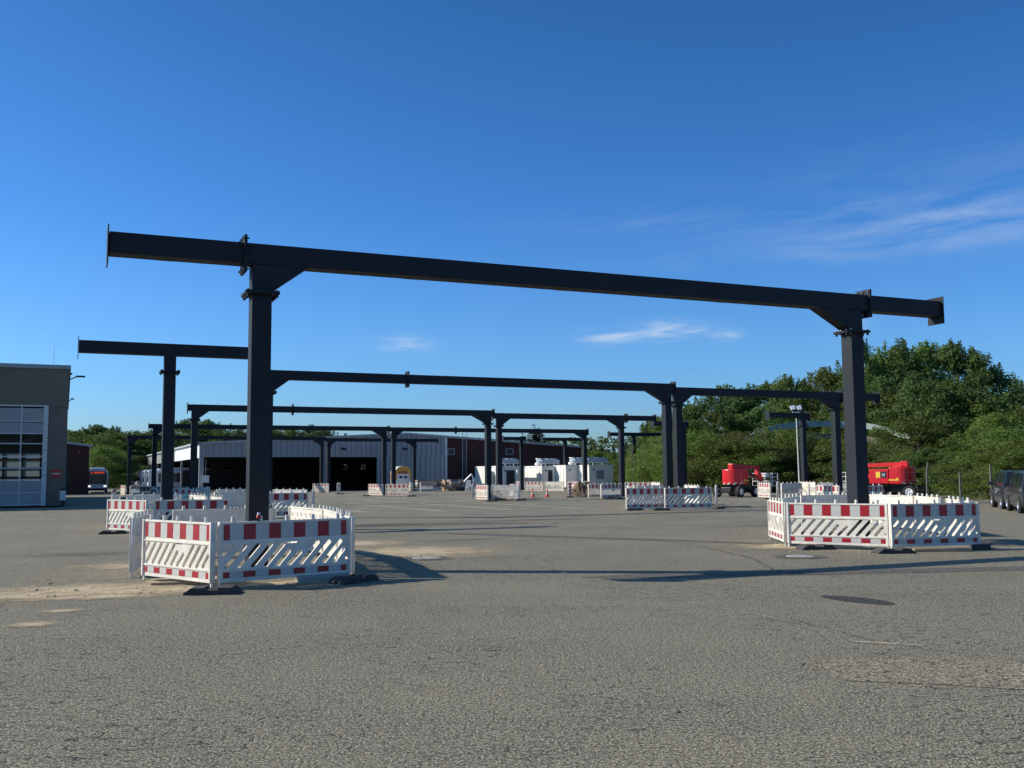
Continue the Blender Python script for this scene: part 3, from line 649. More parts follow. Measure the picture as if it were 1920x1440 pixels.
PAN = [
 # ring round the nearest left post
 (272,1089,394,1105,'o','sunlit striped barrier panel at left front corner of the nearest left ring'),
 (404,1105,659,1085,'o','large shaded striped barrier panel facing the camera in nearest left ring'),
 (243,1086,281,1060,'i','barrier panel seen edge-on from its plain grey back, far left of nearest left ring'),
 (322,1047,517,1040,'i','plain-backed barrier panel closing the rear of the nearest left ring, dark post in front'),
 (541,1032,610,1046,'i','brightly sunlit plain-backed barrier panel right behind the nearest left post'),
 (605,1044,637,1062,'i','second sunlit plain-backed barrier panel on the right flank of the nearest left ring'),
 (634,1061,661,1084,'i','front end barrier panel on the right flank of the nearest left ring'),
 # T frame post behind
 (199,998,278,1003,'o','sunlit striped barrier panel at the left edge of second left ring'),
 (287,1002,430,999,'o','shaded striped barrier panel before the single T frame post'),
 (196,997,228,977,'i','plain-backed barrier panel receding on the left flank of the T frame ring'),
 (232,977,345,977,'i','rear barrier panel of the ring round the T frame post'),
 (352,979,392,985,'i','sunlit rear right barrier panel of the T frame post ring'),
 (389,985,427,994,'i','right flank barrier panel of the T frame post ring'),
 # second wide frame, left post
 (476,973,577,971,'o','shaded striped barrier panel right behind the nearest left post, slots full of light'),
 (583,970,590,958,'o','barrier panel seen edge-on as a grey slab behind the nearest left ring'),
 (408,966,470,964,'i','plain-backed barrier panel left of the second wide frame left post'),
 (500,955,588,956,'i','rear barrier panel behind the second wide frame left post'),
 (412,951,462,950,'i','plain-backed barrier panel just left of and beyond the nearest left post'),
 # third wide frame, left post
 (303,949,372,949,'o','striped barrier panel in front of the third wide frame left post'),
 (276,946,301,949,'o','foreshortened striped barrier panel in the shade left of third frame left post'),
 (374,949,402,941,'i','sunlit receding barrier panel with a row of pegs beside third frame left post'),
 (330,941,395,940,'i','rear barrier panel behind the third wide frame left post'),
 # fourth
 (262,936,300,936,'o','small striped barrier panel in building shade at fourth frame left post'),
 (301,936,318,933,'i','small right flank barrier panel at the fourth frame left post'),
 # farthest frame, left post
 (221,929,240,930,'o','small shaded striped barrier panel at far left beside the upright beacon'),
 (241,930,270,929,'o','small shaded striped barrier panel right of the farthest left post'),
 # farthest frame right posts
 (582,924.4,621,924.4,'o','small pinkish sunlit striped barrier panel before the hall doorway'),
 (625,926,644,924,'o','small shaded barrier panel right of the pinkish one before the hall doorway'),
 # fourth frame right posts
 (689,930,720.5,930.5,'o','sunlit striped barrier panel left of the two posts near the wagon'),
 (721,931,769,931,'o','shaded striped barrier panel below the twin posts near the yellow wagon'),
 (770,931,776,925,'i','barrier panel edge-on at right of the twin posts near the yellow wagon'),
 (756,920.5,780,922.5,'o','small sunlit barrier panel in front of the yellow wagon'),
 (782,923,818,922,'o','small shaded striped barrier panel below the corrugated gable'),
 # third frame right posts
 (893,938.5,915,939.5,'o','narrow sunlit striped barrier panel left of the centre twin posts'),
 (879,939,893,931,'i','grey receding barrier panel at left end of the centre twin post ring'),
 (886,931,912,930,'o','orange-tinted sunlit barrier panel behind the centre ring left end'),
 (937,938.5,955,938.5,'i','shaded plain-backed barrier panel right beside the centre twin posts'),
 (950,936,971,938.5,'i','leaning sunlit white barrier panel right of the centre twin posts'),
 (971,938.5,976,932,'i','dark barrier panel edge-on at right end of the centre twin post ring'),
 # row in front of containers
 (962,920.5,982,922,'o','small sunlit striped barrier panel in front of first cream container'),
 (983,922,1020,922,'o','small shaded striped barrier panel behind the two traffic cones'),
 (1021,922,1058,922,'i','blueish plain-backed barrier panel right of the shaded striped one behind the cones'),
 (1064,923,1088,923.5,'o','small sunlit striped barrier panel beside the red and white beacon'),
 (1089,923.5,1113,922,'o','small shaded striped barrier panel above the soil heap'),
 # second centre-right
 (1111,935,1135,934.4,'o','sunlit striped barrier panel just right of the soil heap'),
 (1128,936,1164,935,'o','sunlit striped barrier panel before the right post of the central shorter frame'),
 (1167,936,1180,929,'o','narrow shaded barrier panel beside the right post of the central shorter frame'),
 (1172,929,1222,929,'o','brownish shaded barrier panel in front of the far T frame by the hedge'),
 (1218,929,1243,930.5,'i','sunlit plain-backed barrier panel in front of the hedge left of the double posts'),
 # double posts right of centre
 (1183,957,1237,956,'o','sunlit striped barrier panel with slanted slots left of the double posts right of centre'),
 (1243,957,1338,955.5,'o','wide shaded striped barrier panel under the double posts right of centre'),
 (1175,949,1181,956,'o','barrier panel edge-on at left end of ring round double posts right of centre'),
 (1341,955,1346,946,'o','barrier panel edge-on at right end of ring round double posts right of centre'),
 (1284,945,1312,947,'i','sunlit plain-backed rear barrier panel behind the double posts right of centre'),
 (1192,944,1240,943,'i','rear barrier panel behind the sunlit one at the double posts right of centre'),
 # small T frame by light mast
 (1417,934,1451,936,'o','sunlit striped barrier panel in front of the left boom lift basket'),
 (1452,936,1465,930,'i','shaded barrier panel right of the left boom lift basket'),
 (1465,937,1504,935.5,'i','sunlit dirty white barrier panel back below the small T frame'),
 (1498,931,1530,932,'i','rear barrier panel behind the small T frame post'),
 # right frame's right post
 (1522,947,1586,951,'o','sunlit red striped barrier panel left of the nearest right post'),
 (1590,952,1664,949,'o','shaded striped barrier panel behind the nearest right post under the right boom lift'),
 (1510,938,1524,947,'i','left flank barrier panel of ring behind the nearest right post'),
 (1535,936,1600,936,'i','rear barrier panel of ring behind the nearest right post'),
 # ring round the nearest right post
 (1443,1012,1476,1026,'o','narrow sunlit striped barrier panel at left end of the nearest right ring'),
 (1478,1026,1668,1033,'o','wide sunlit striped barrier panel facing the camera in nearest right ring'),
 (1671,1034,1837,1029,'o','wide shaded striped barrier panel at the right of nearest right ring'),
 (1443,1011,1518,992,'i','plain-backed barrier panel closing the rear left of nearest right ring'),
 (1520,992,1600,991,'i','rear shaded plain-backed barrier panel behind the nearest right post'),
 (1632,990,1716,997,'i','bright white plain-backed barrier panel right of the nearest right post'),
 (1714,996,1772,1008,'i','bright white plain-backed barrier panel on rear right of nearest right ring'),
 (1770,1008,1838,1027,'i','right flank barrier panel of the nearest right ring'),
]
ENDS = []
for p_ in PAN:
    lean = .0
    if 'leaning' in p_[5]: lean = .12
    o, a, b = panel(*p_, tilt=lean + RND.uniform(-.012, .012)); ENDS += [(a, p_[5]), (b, p_[5])]
for o_ in [x for x in bpy.data.objects if x.get('label', '').startswith('wide shaded striped barrier panel under the double posts')]:
    for k_, ch_ in enumerate('XJSN'):
        fc = bpy.data.curves.new('letter', 'FONT'); fc.body = ch_; fc.size = .26; fc.extrude = .001; fc.align_x = 'CENTER'
        tmp = bpy.data.objects.new('letter', fc); COL.objects.link(tmp); me = bpy.data.meshes.new_from_object(tmp.evaluated_get(bpy.context.evaluated_depsgraph_get())); bpy.data.objects.remove(tmp)
        me.materials.clear(); me.materials.append(M['greyletter']); l_ = link_child('letter', me, o_)
        l_.location = (-PL / 2 + .07 + (PL - .14) / 10 * (1 + 2 * k_), -.0262, Z0 + .705); l_.rotation_euler = (pi / 2, 0, 0)
# rubber feet under the joints
def foot_mesh():
    mb = MB(); L_, w_, h_ = .42, .20, .11
    mb.prism([(-L_, 0), (L_, 0), (L_, .03), (L_ * .72, h_), (.10, h_), (.10, h_ - .035), (-.10, h_ - .035), (-.10, h_), (-L_ * .72, h_), (-L_, .03)], 'y', -w_, w_)
    return mb
fp = empty('barrier_foot', (0, 0, 0), 0, 'x', 'barrier foot', 'dark rubber feet of the barriers')
foot_mesh().build('rubber_base', M['rubber'], fp, bevel=.008)
mb = MB(); mb.box(-.09, .09, -.06, .06, .055, .079); mb.build('post_socket', M['black'], fp)
FEET = [(400,1113,.10,'black trapezoid rubber foot at front corner of the nearest left ring',1), (664,1091,1.0,'black rubber foot at right front corner of the nearest left ring',1),
        (212,1001,.3,'black rubber foot sticking out left below the second left ring',1), (283,1004,.2,'rubber foot hidden between the two striped panels of the T frame ring',1),
        (1530,1030,.15,'grey dusty rubber foot under the left half of the nearest right ring',0), (1676,1037,.05,'grey rubber foot under the joint of the two wide panels on the right',0),
        (1838,1028,1.2,'rubber foot at right end of the nearest right ring',1), (1190,957,.1,'flat rubber foot left of the sunlit panel at the double posts',1),
        (1345,954,.9,'rubber foot at right end of the double post ring',1), (1240,957,.1,'rubber foot between both panels at the double posts',1),
        (688,930.5,.1,'rubber foot left of the sunlit panel near the twin posts by the wagon',1), (771,931,.4,'rubber foot right of shaded panel near twin posts by the wagon',1),
        (638,926.5,.2,'rubber foot below the small panels before the hall doorway',1), (922,940,.3,'rubber foot beside the centre twin posts',1), (975,938.5,.3,'rubber foot right of the leaning white panel',1),
        (1166,936,.2,'rubber foot at the right post of the central shorter frame',1), (1445,936,.1,'rubber foot below the panel by the left boom lift',1)]
for i, (x, y, rz, lb, dk) in enumerate(FEET):
    a = G(x, y)
    if i == 0: fp.location = a; fp.rotation_euler = (0, 0, rz); fp['label'] = lb
    else: dup(fp, a, rz, lb)
# lamp on the near barrier, beacons
def beacon(px, py, label, rz=0, Hh=1.05, lean=0):
    a = G(px, py); t = empty('traffic_beacon', a, rz, label, 'beacon', 'upright red and white beacons'); t.rotation_euler = (0, lean, rz)
    MB().prism([(-.3, 0), (.3, 0), (.22, .10), (-.22, .10)], 'y', -.18, .18).build('rubber_base', M['rubber'], t)
    mb = MB(); mb.box(-.125, .125, -.02, .02, .10, Hh + .12); mb.build('blade', M['plastic'], t, bevel=.01)
    mb = MB()
    for k_ in range(4):
        z = .18 + k_ * .25; mb.prism([(-.12, z), (.12, z + .12), (.12, z + .245), (-.12, z + .125)], 'y', -.026, -.021)
    mb.build('red_stripe', M['refr'], t)
beacon(213, 956, 'pale sunlit upright beacon standing behind the second left ring', .9)
beacon(1069, 933, 'red and white upright beacon beside the soil heap', .05)
def warn_lamp(loc, label, rz=0):
    t = empty('warning_lamp', loc, rz, label, 'warning lamp', 'small lamps on the barriers')
    MB().box(-.02, .02, -.02, .02, 0, .06).build('bracket', M['black'], t)
    MB().lathe([(0, .06), (.05, .06), (.055, .09), (.045, .13), (.02, .15), (0, .15)], 12).build('lens', M['signred'], t, smooth=True); t.scale = (.75, .75, .75)
    MB().lathe([(.035, .145), (.035, .19), (0, .19)], 10).build('cap', M['white'], t)
a = G(483, 1099); warn_lamp((a.x, a.y + .0, 1.06), 'small red warning lamp with a white cap on top of near shaded panel')
def cone(px, py, label):
    a = G(px, py); t = empty('traffic_cone', a, 0, label, 'traffic cone', 'two orange traffic cones')
    MB().box(-.22, .22, -.22, .22, 0, .04).build('base', M['orangered'], t)
    MB().lathe([(.15, .04), (.115, .22)], 14).build('lower_cone', M['orangered'], t)
    MB().lathe([(.115, .22), (.075, .42)], 14).build('white_band', M['refw'], t)
    MB().lathe([(.075, .42), (.045, .58), (.035, .72), (0, .72)], 14).build('cone_tip', M['orangered'], t)
cone(999, 932, 'left one of two orange traffic cones in front of the containers')
cone(1026, 932, 'right one of two orange traffic cones in front of the containers')
mound('soil_heap', 1090, 932, 1.5, 1.3, 1.05, .2, M['soil'], 33, k=40, kind=None, label='brown heap of dug soil between beacon and sunlit barrier panels', cat='soil heap')
mound('rubble', 948, 938.5, 1.9, .8, .22, .2, M['soil'], 37)
mound('rubble', 1330, 953, 1.3, .8, .16, .2, M['soil'], 39)
mound('rubble', 1145, 935.5, 1.6, .7, .18, .2, M['soil'], 41)
mound('rubble', 1480, 938, 1.6, .6, .10, .2, M['soil'], 43)
# foundations and timber inside the rings
def block(name, px, py, sx, sy, sz, rz, material, label, cat, lift=0):
    a = G(px, py); mb = MB(); mb.box(-sx/2, sx/2, -sy/2, sy/2, lift, lift + sz); o = mb.build(name, material, loc=a, rotz=rz, bevel=.01); tag(o, label, cat); return o
for (u_, n_, d_) in [(3.2, 19.48, 'the nearest left post'), (18.08, 19.48, 'the nearest right post'), (2.98, 35.68, 'the T frame post'), (8.0, 43.14, 'second wide frame left post')]:
    p_ = W(u_ + CW / 2, n_ + .2); mb = MB(); mb.box(-.75, .75, -.75, .75, -.05, .028); tag(mb.build('foundation_slab', M['conc_light'], loc=p_, rotz=TH), 'concrete foundation slab under ' + d_, 'foundation')
block('kerb_stone', 606, 1090, .95, .16, .12, .62, M['conc_light'], 'pale concrete kerb stone lying under the near shaded barrier panel', 'kerb stone')
block('timber_plank', 1765, 1034, 1.3, .16, .07, .05, M['wood'], 'pale timber plank lying under the right panel of nearest right ring', 'plank')
block('timber_plank', 440, 1078, 1.2, .22, .05, .5, M['wood'], 'brown timber plank lying inside the nearest left ring', 'plank')
block('timber_plank', 330, 1096, .8, .16, .05, .3, M['wood'], 'short board lying under the sunlit left panel of the nearest left ring', 'plank')
block('rubber_mat', 1560, 1019, .5, .4, .04, .2, M['rubber'], 'dark rubber mat inside the nearest right ring', 'rubber mat')

# ------------------------------------------------------------------ concrete workshop, left
def workshop():
    n0, D = 69.3, 42.0; uR = .06; uL = -26
    t = empty('workshop_building', W(0, n0) * 1.0, TH, 'grey concrete workshop with a glazed sectional door, left edge of the yard', 'building')
    t.location.z = 0
    zt = HT(128, 692, 64.6); zd = HT(60, 765, 62.5)              # parapet and door head
    u_d = UonN(88, n0, 860); u_f = UonN(80, n0, 860)
    # u_d: outer edge of frame strip, u_f: door leaf edge
    mb = MB(); mb.box(uL, uR, 0, .35, zd, zt - .25); mb.build('upper_wall', M['concrete'], t)
    for q_ in (uR - 6.2, uR - 12.4): MB().box(q_ - .012, q_ + .012, -.004, .0 - .001, zd, zt - .26).build('wall_joint', M['black'], t)
    MB().box(uL, uR, -.012, -.001, zd - .018, zd - .002).build('wall_joint', M['black'], t)
    mb = MB(); mb.box(u_d + .003, uR, 0, .35, 0, zd - .02); mb.build('right_pier', M['concrete'], t)
    mb = MB(); mb.box(uR - .3, uR - .003, .353, D, 0, zt - .25); mb.build('side_wall', M['concrete'], t)
    mb = MB(); mb.box(uL, uR - .003, D, D + .3, 4.2, zt - .25); mb.box(uL, -14, D, D + .3, 0, 4.2); mb.box(-2.2, uR - .003, D, D + .3, 0, 4.2); mb.box(-14, -2.2, D, D + .3, 0, .9)
    for k_ in range(8): mb.box(-14 + k_ * 1.68 - .06, -14 + k_ * 1.68 + .06, D, D + .3, .9, 4.2)
    for z_ in (1.7, 2.6, 3.5): mb.box(-14, -2.2, D, D + .3, z_, z_ + .12)
    mb.build('rear_wall', M['concrete'], t)
    mb = MB(); mb.box(uL, uL + .3, .353, D, 0, zt - .25); mb.build('far_wall', M['concrete'], t)
    mb = MB(); mb.box(uL, uR + .10, -.12, D + .4, zt - .25, zt); mb.build('parapet', M['parapet'], t)
    MB().box(uL + .3, uR - .303, .353, D, zt - .6, zt - .4).build('roof_slab', M['concrete'], t)
    mb = MB(); mb.box(uL, uR, 0, D, .002, .02); mb.build('interior_floor', M['concrete'], t)
    # frame strip of the door with joints
    zs = [0, .9, 1.9, 2.65, 3.45, 4.25, 5.05, zd]
    for a_, b_ in zip(zs, zs[1:]):
        mb = MB(); mb.box(u_f + .004, u_d, -.06, .2, a_ + .012, b_ - .012); mb.build('door_frame_panel', M['doorframe'], t)
    mb = MB(); mb.box(uL, u_d, -.05, .2, zd - .001 - .0, zd + .09); mb.build('lintel_strip', M['doorframe'], t)
    # sectional door: rows from the top
    leaf_w = u_f - UonN(39, n0, 830)
    ys = [(768, 792, 'p'), (795, 815, 'p'), (816, 834, 'g'), (837, 858, 'g'), (860, 880, 'g'), (882, 902, 'g'), (904, 926, 'p'), (928, 949, 'p')]
    for k_ in range(4):
        x1 = u_f - k_ * leaf_w; x0 = x1 - leaf_w
        for ya, yb, kd in ys:
            za, zb_ = HT(60, yb, 62.5), HT(60, ya, 62.5)
            za = max(za, .03)
            if kd == 'p':
                mb = MB(); mb.box(x0 + .03, x1 - .03, .0, .06, za + .02, zb_ - .0); mb.build('door_panel', M['doorpanel'], t, bevel=.01)
            else:
                mb = MB(); mb.box(x0 + .05, x1 - .05, .03, .036, za - .02, zb_ + .02); mb.build('door_pane', M['clear'], t)
    mb = MB()
    for ya, yb, kd in ys:
        z_ = max(HT(60, yb, 62.5), .03); mb.box(u_f - 4 * leaf_w, u_f, -.02, .07, z_ - .05, z_ + .015)
    for k_ in range(5):
        x_ = u_f - k_ * leaf_w; mb.box(x_ - .035, x_ + .03, -.024, .074, .03, zd - .002)
    mb.build('door_mullion', M['doorframe'], t)
    # interior: a light framed partition and pipes that show through the panes
    for k_ in range(7):
        for z0, z1 in ((.92, 1.68), (1.84, 2.58), (2.74, 3.48), (3.62, 4.18)):
            MB().box(-14 + k_ * 1.68 + .07, -14 + k_ * 1.68 + 1.6, D + .1, D + .13, z0, z1).build('rear_pane', M['translucent'], t)
    MB().box(-6.9, -6.3, D - 2, D - 1.6, 1.2, 1.9).build('orange_cabinet', M['orangered'], t)
    mb = MB()
    for s_ in (-7.5, -3.2):
        for i_ in range(12):
            a0, a1 = pi * i_ / 12, pi * (i_ + 1) / 12
            mb.cyl((s_ + 1.3 * cos(a0), 5, 4.6 - .5 * sin(a0)), (s_ + 1.3 * cos(a1), 5, 4.6 - .5 * sin(a1)), .06, k=6)
    mb.build('exhaust_hose', M['cooler'], t)
    # interior floor lamps are off; sign and lamps are things of their own
    return t, n0, zt
ws, wn0, wzt = workshop()
def on_front(x, y, n_):                               # point on a vertical plane n = n_
    d = ray(x, y); t_ = n_ / d.dot(NY); p = d * t_; return Vector((p.x, p.y, EYE + p.z))
p_ = on_front(105, 888, wn0 - .02)
t = empty('no_entry_sign', p_, TH, 'round red no entry sign with white bar on the concrete pier', 'traffic sign')
MB().cyl((0, -.03, 0), (0, -.0, 0), .30, k=32).build('sign_disc', M['signred'], t)
MB().box(-.235, .235, -.034, -.0305, -.045, .045).build('white_bar', M['refw'], t)
MB().lathe([(.30, 0), (.30, .006), (.285, .006), (.285, 0)], 32, 0, Matrix.Translation((0, -.03, 0)) @ Matrix.Rotation(pi/2, 4, 'X')).build('rim', M['orangered'], t)
p_ = on_front(117, 948, wn0 - .8); p_.z = 0
t = empty('tap_pillar', p_, TH, 'small grey service pillar with pale box by the concrete corner', 'service pillar')
MB().box(-.13, .13, -.1, .1, 0, .35).build('base', M['black'], t); MB().box(-.17, .17, -.14, .14, .35, .95).build('cabinet', M['doorframe'], t, bevel=.02); MB().box(-.12, .12, -.1, .1, .95, 1.1).build('cap', M['black'], t)
def wall_lamp(px, py, n_, L_, label):
    q = on_front(px, py, n_); t = empty('wall_lamp', q, TH, label, 'wall lamp', 'lamps on the workshop side wall')
    MB().cyl((0, 0, -.12), (L_ * .5, 0, .12), .035, k=8).build('arm', M['black'], t)
    MB().box(L_ * .42, L_, -.12, .12, .08, .18).build('lamp_head', M['black'], t, bevel=.02)
    MB().box(-.08, .02, -.08, .08, -.25, .0).build('bracket', M['black'], t)
wall_lamp(129, 709, 71, .98, 'larger street type lamp jutting from the top of the workshop side wall')
wall_lamp(128, 751, 86, .42, 'smaller lamp jutting from the side wall below the larger lamp')
q = on_front(129, 701, 74); t = empty('security_camera', q, TH, 'tiny dark camera under the roof corner of the workshop', 'camera'); MB().box(-.02, .22, -.06, .06, -.06, .06).build('housing', M['black'], t, bevel=.01); MB().box(-.05, 0, -.03, .03, -.1, .02).build('bracket', M['black'], t)
p_ = W(-.9, 74); t = empty('roof_antenna', (p_.x, p_.y, wzt), TH, 'thin whip antenna on the workshop roof', 'antenna'); MB().cyl((0, 0, 0), (0, 0, 1.95), .018, .01, k=6).build('rod', M['cooler'], t); MB().cyl((0, 0, 0), (0, 0, .15), .04, k=6).build('foot', M['cooler'], t)
# brick outbuilding behind the workshop
p_ = W(0, 131); t = empty('brick_outbuilding', p_, TH, 'small dark red brick building behind the workshop corner', 'building')
zz = HT(140, 838, 146)
mb = MB(); mb.prism([(-12, 0), (2.6, 0), (2.6, zz - .75), (-12, zz + 1.2)], 'y', 0, 12); mb.build('wall', M['brick'], t)
mb = MB(); mb.prism([(-12, zz + 1.22), (2.95, zz - .78), (2.95, zz - .5), (-12, zz + 1.5)], 'y', -.3, 12.3); mb.build('roof', M['trim'], t)
MB().box(-1.0, .55, -.05, .0, 0, 3.6).build('dark_gate', M['dark'], t)
MB().cyl((1.5, -.15, zz - 1.4), (1.5, 0, zz - 1.4), .12, k=10).build('outside_lamp', M['pinkred'], t)

# ------------------------------------------------------------------ hall
HN = 130.0
def hall():
    uA, uB, uC = UonN(374, HN, 870), UonN(836, HN, 870), UonN(1090, HN, 870)
    o = W(0, HN); t = empty('bus_hall', (o.x, o.y, o.z), TH, 'wide low bus hall, corrugated gable with black doorways and a brick right half', 'building')
    g0 = o.z
    um = (uA + uC) / 2
    def zat(x, y, u): 
        p = UX * u + NY * HN; return HT(x, y, p.y)
    zr, ze = zat(760, 811, um), zat(374, 829, uA); ze2 = zat(1088, 836, uC)
    zl = zat(500, 856, 28)
    def roofz(u): return ze + (zr - ze) * (u - uA) / (um - uA) if u < um else zr + (ze2 - zr) * (u - um) / (uC - um)
    def zcap(u): return roofz(u) - .28
    d1a, d1b = uA + .36, UonN(604, HN, 880); d2a, d2b = UonN(611, HN, 880), UonN(709, HN, 880)
    # corrugated cladding: real ribs; one mesh per facade zone
    def corr(name, ua, ub, zb_f, step=.70, dep=.16):
        mb = MB(); u = ua; vs = []; prof = []
        while u < ub - 1e-3:
            for du, dy in ((0, 0), (.20, 0), (.24, -dep), (.38, -dep)):
                if u + du * step / .42 <= ub: prof.append((u + du * step / .42, dy))
            u += step
        prof.append((ub, 0))
        for x, y in prof: vs += [(x, y, zb_f(x)), (x, y, zcap(x))]
        mb.add(vs, [(2*i, 2*i+2, 2*i+3, 2*i+1) for i in range(len(prof) - 1)])
        return mb.build(name, M['corr'], t)
    corr('lintel_cladding', uA, uB, lambda x: zl)
    def fill(ua, ub, name='pier_cladding'):
        mb = MB(); u = ua; prof = []
        while u < ub - 1e-3:
            for du, dy in ((0, 0), (.333, 0), (.40, -.16), (.633, -.16)):
                if u + du <= ub: prof.append((u + du, dy))
            u += .70
        prof.append((ub, 0)); vs = []
        for x, y in prof: vs += [(x, y, 0), (x, y, zl + .0)]
        mb.add(vs, [(2*i, 2*i+2, 2*i+3, 2*i+1) for i in range(len(prof) - 1)]); mb.build(name, M['corr'], t)
    fill(d1b, d2a); fill(d2b, uB)
    for a_, b_ in ((d1a, d1b), (d2a, d2b)):
        mb = MB(); mb.box(a_, b_, -.10, .12, zl - .10, zl + .0); mb.build('door_lintel', M['trim'], t)
        for e in (a_, b_): MB().box(e - .12, e + .12, -.12, .3, 0, zl - .103).build('door_jamb', M['trim'], t)
    MB().box(uA - .05, uA + .22, -.06, .3, 0, zl).build('corner_post', M['trim'], t)
    MB().box(uB - .15, uB + .15, -.12, .1, 0, zcap(uB)).build('corner_trim', M['fascia'], t)
    # brick half
    mb = MB(); mb.prism([(uB + .16, 0), (uC, 0), (uC, zcap(uC)), (uB + .16, zcap(uB))], 'y', 0, .35); mb.build('brick_wall', M['brick'], t)
    for xa, xb in ((839, 852), (948, 962)):
        ua, ub = UonN(xa, HN, 840), UonN(xb, HN, 840); zc_ = zat(xa, 842, (ua + ub) / 2) - .35
        f = MB().box(ua, ub, -.05, -.003, zc_ - .42, zc_ + .42).build('vent_window', M['trim'], t); MB().box(ua + .1, ub - .1, -.06, -.052, zc_ - .34, zc_ + .34).build('dark_louvre', M['black'], f)
    # roof edge trim, roof, right and rear walls
    mb = MB()
    for a_, b_ in ((uA - .3, um), (um, uC + .3)):
        mb.prism([(a_, roofz(a_) - .28), (b_, roofz(b_) - .28), (b_, roofz(b_)), (a_, roofz(a_))], 'y', -.35, .0)
    mb.build('verge_trim', M['trim'], t)
    Dp = 25.0; DL = 120.0
    mb = MB()
    for a_, b_ in ((uA - .3, um), (um, uC + .3)):
        mb.prism([(a_, roofz(a_) - .22), (b_, roofz(b_) - .22), (b_, roofz(b_) - .04), (a_, roofz(a_) - .04)], 'y', .003, DL)
    mb.build('roof', M['trim'], t)
    for uu, k_ in ((um, 0), (UonN(668, HN, 820), 1), (UonN(1020, HN, 820), 2)):
        MB().cyl((uu, 6, roofz(uu) - .1), (uu, 6, roofz(uu) + .45), .3, k=10).build('roof_vent', M['trim'], t)
    MB().box(uC - .3, uC - .002, .36, DL, 0, zcap(uC)).build('right_wall', M['brick'], t)
    # rear wall with a band of clerestory openings, dark floor
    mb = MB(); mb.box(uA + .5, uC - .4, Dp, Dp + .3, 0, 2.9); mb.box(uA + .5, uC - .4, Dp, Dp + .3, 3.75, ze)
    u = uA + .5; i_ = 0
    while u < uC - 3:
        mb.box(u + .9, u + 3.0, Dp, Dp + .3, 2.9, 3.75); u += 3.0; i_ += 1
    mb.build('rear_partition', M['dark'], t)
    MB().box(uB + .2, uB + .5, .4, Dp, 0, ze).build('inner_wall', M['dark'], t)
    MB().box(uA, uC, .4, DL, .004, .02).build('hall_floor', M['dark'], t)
    # left side: white and grey fascia above open bays, columns
    zf1 = ze - .25; zf0 = HT(374, 858, (UX * uA + NY * HN).y) - .05
    bays = [(.0, 30, 'fascia'), (30.02, 95, 'fascia_grey'), (95.02, DL, 'fascia')]
    for a_, b_, m_ in bays:
        k_ = a_
        while k_ < b_ - .1:
            e = min(b_, k_ + 7.0); MB().box(uA - .06, uA + .06, k_ + .02, e - .02, zf0, zf1).build('fascia_panel', M[m_], t); k_ += 7.0
    MB().box(uA - .35, uA + .1, -.35, DL, zf1 + .003, zf1 + .26).build('gutter', M['trim'], t)
    k_ = 7.0
    while k_ < DL: MB().box(uA - .12, uA + .15, k_ - .12, k_ + .12, 0, zf0 - .002).build('bay_column', M['trim'], t); k_ += 14.0
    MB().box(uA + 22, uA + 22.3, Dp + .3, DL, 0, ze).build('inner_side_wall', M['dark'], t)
    # wall lamps
    for xx, yy in ((643, 842), (758, 842)):
        q = UonN(xx, HN, 842); z_ = zat(xx, yy, q); 
        l = MB().cyl((q - .3, -.35, z_), (q + .3, -.35, z_), .13, k=10).build('wall_floodlight', M['black'], t)
        MB().box(q - .06, q + .06, -.35, -.0, z_ + .1, z_ + .2).build('lamp_bracket', M['black'], l)
    # ladder on the brick half
    ul, ur = UonN(865, HN, 860), UonN(872.5, HN, 860)
    ld = empty('roof_ladder', (o.x, o.y, o.z), TH, 'steel roof ladder fixed to the brick gable, standing above the roof edge', 'ladder')
    zt = zat(868, 811, ul)
    for x_ in (ul, ur): MB().box(x_ - .04, x_ + .04, -.45, -.37, .9, zt).build('rail', M['trim'], ld)
    z_ = 1.1
    rm = MB().box(ul, ur, -.43, -.39, -.02, .02).mesh('rung', M['trim'])
    while z_ < zt - .3: r_ = link_child('rung', rm, ld); r_.location = (0, 0, z_); z_ += .34
    return t, uA, uB, uC, zl, ze
hl, hA, hB, hC, hzl, hze = hall()
q = on_front(385, 898, HN - .6); q.z = gz(q.x, q.y)
t = empty('notice_board', q, TH, 'pale square notice board hung at the left hall doorway', 'sign')
MB().box(-.45, .45, -.03, .03, 1.25, 2.15).build('board', M['container'], t); MB().box(.0, .04, -.02, .02, 2.15, 4.1).build('hanger', M['trim'], t); MB().box(-.55, -.47, -.04, .04, 0, 2.2).build('post', M['trim'], t)
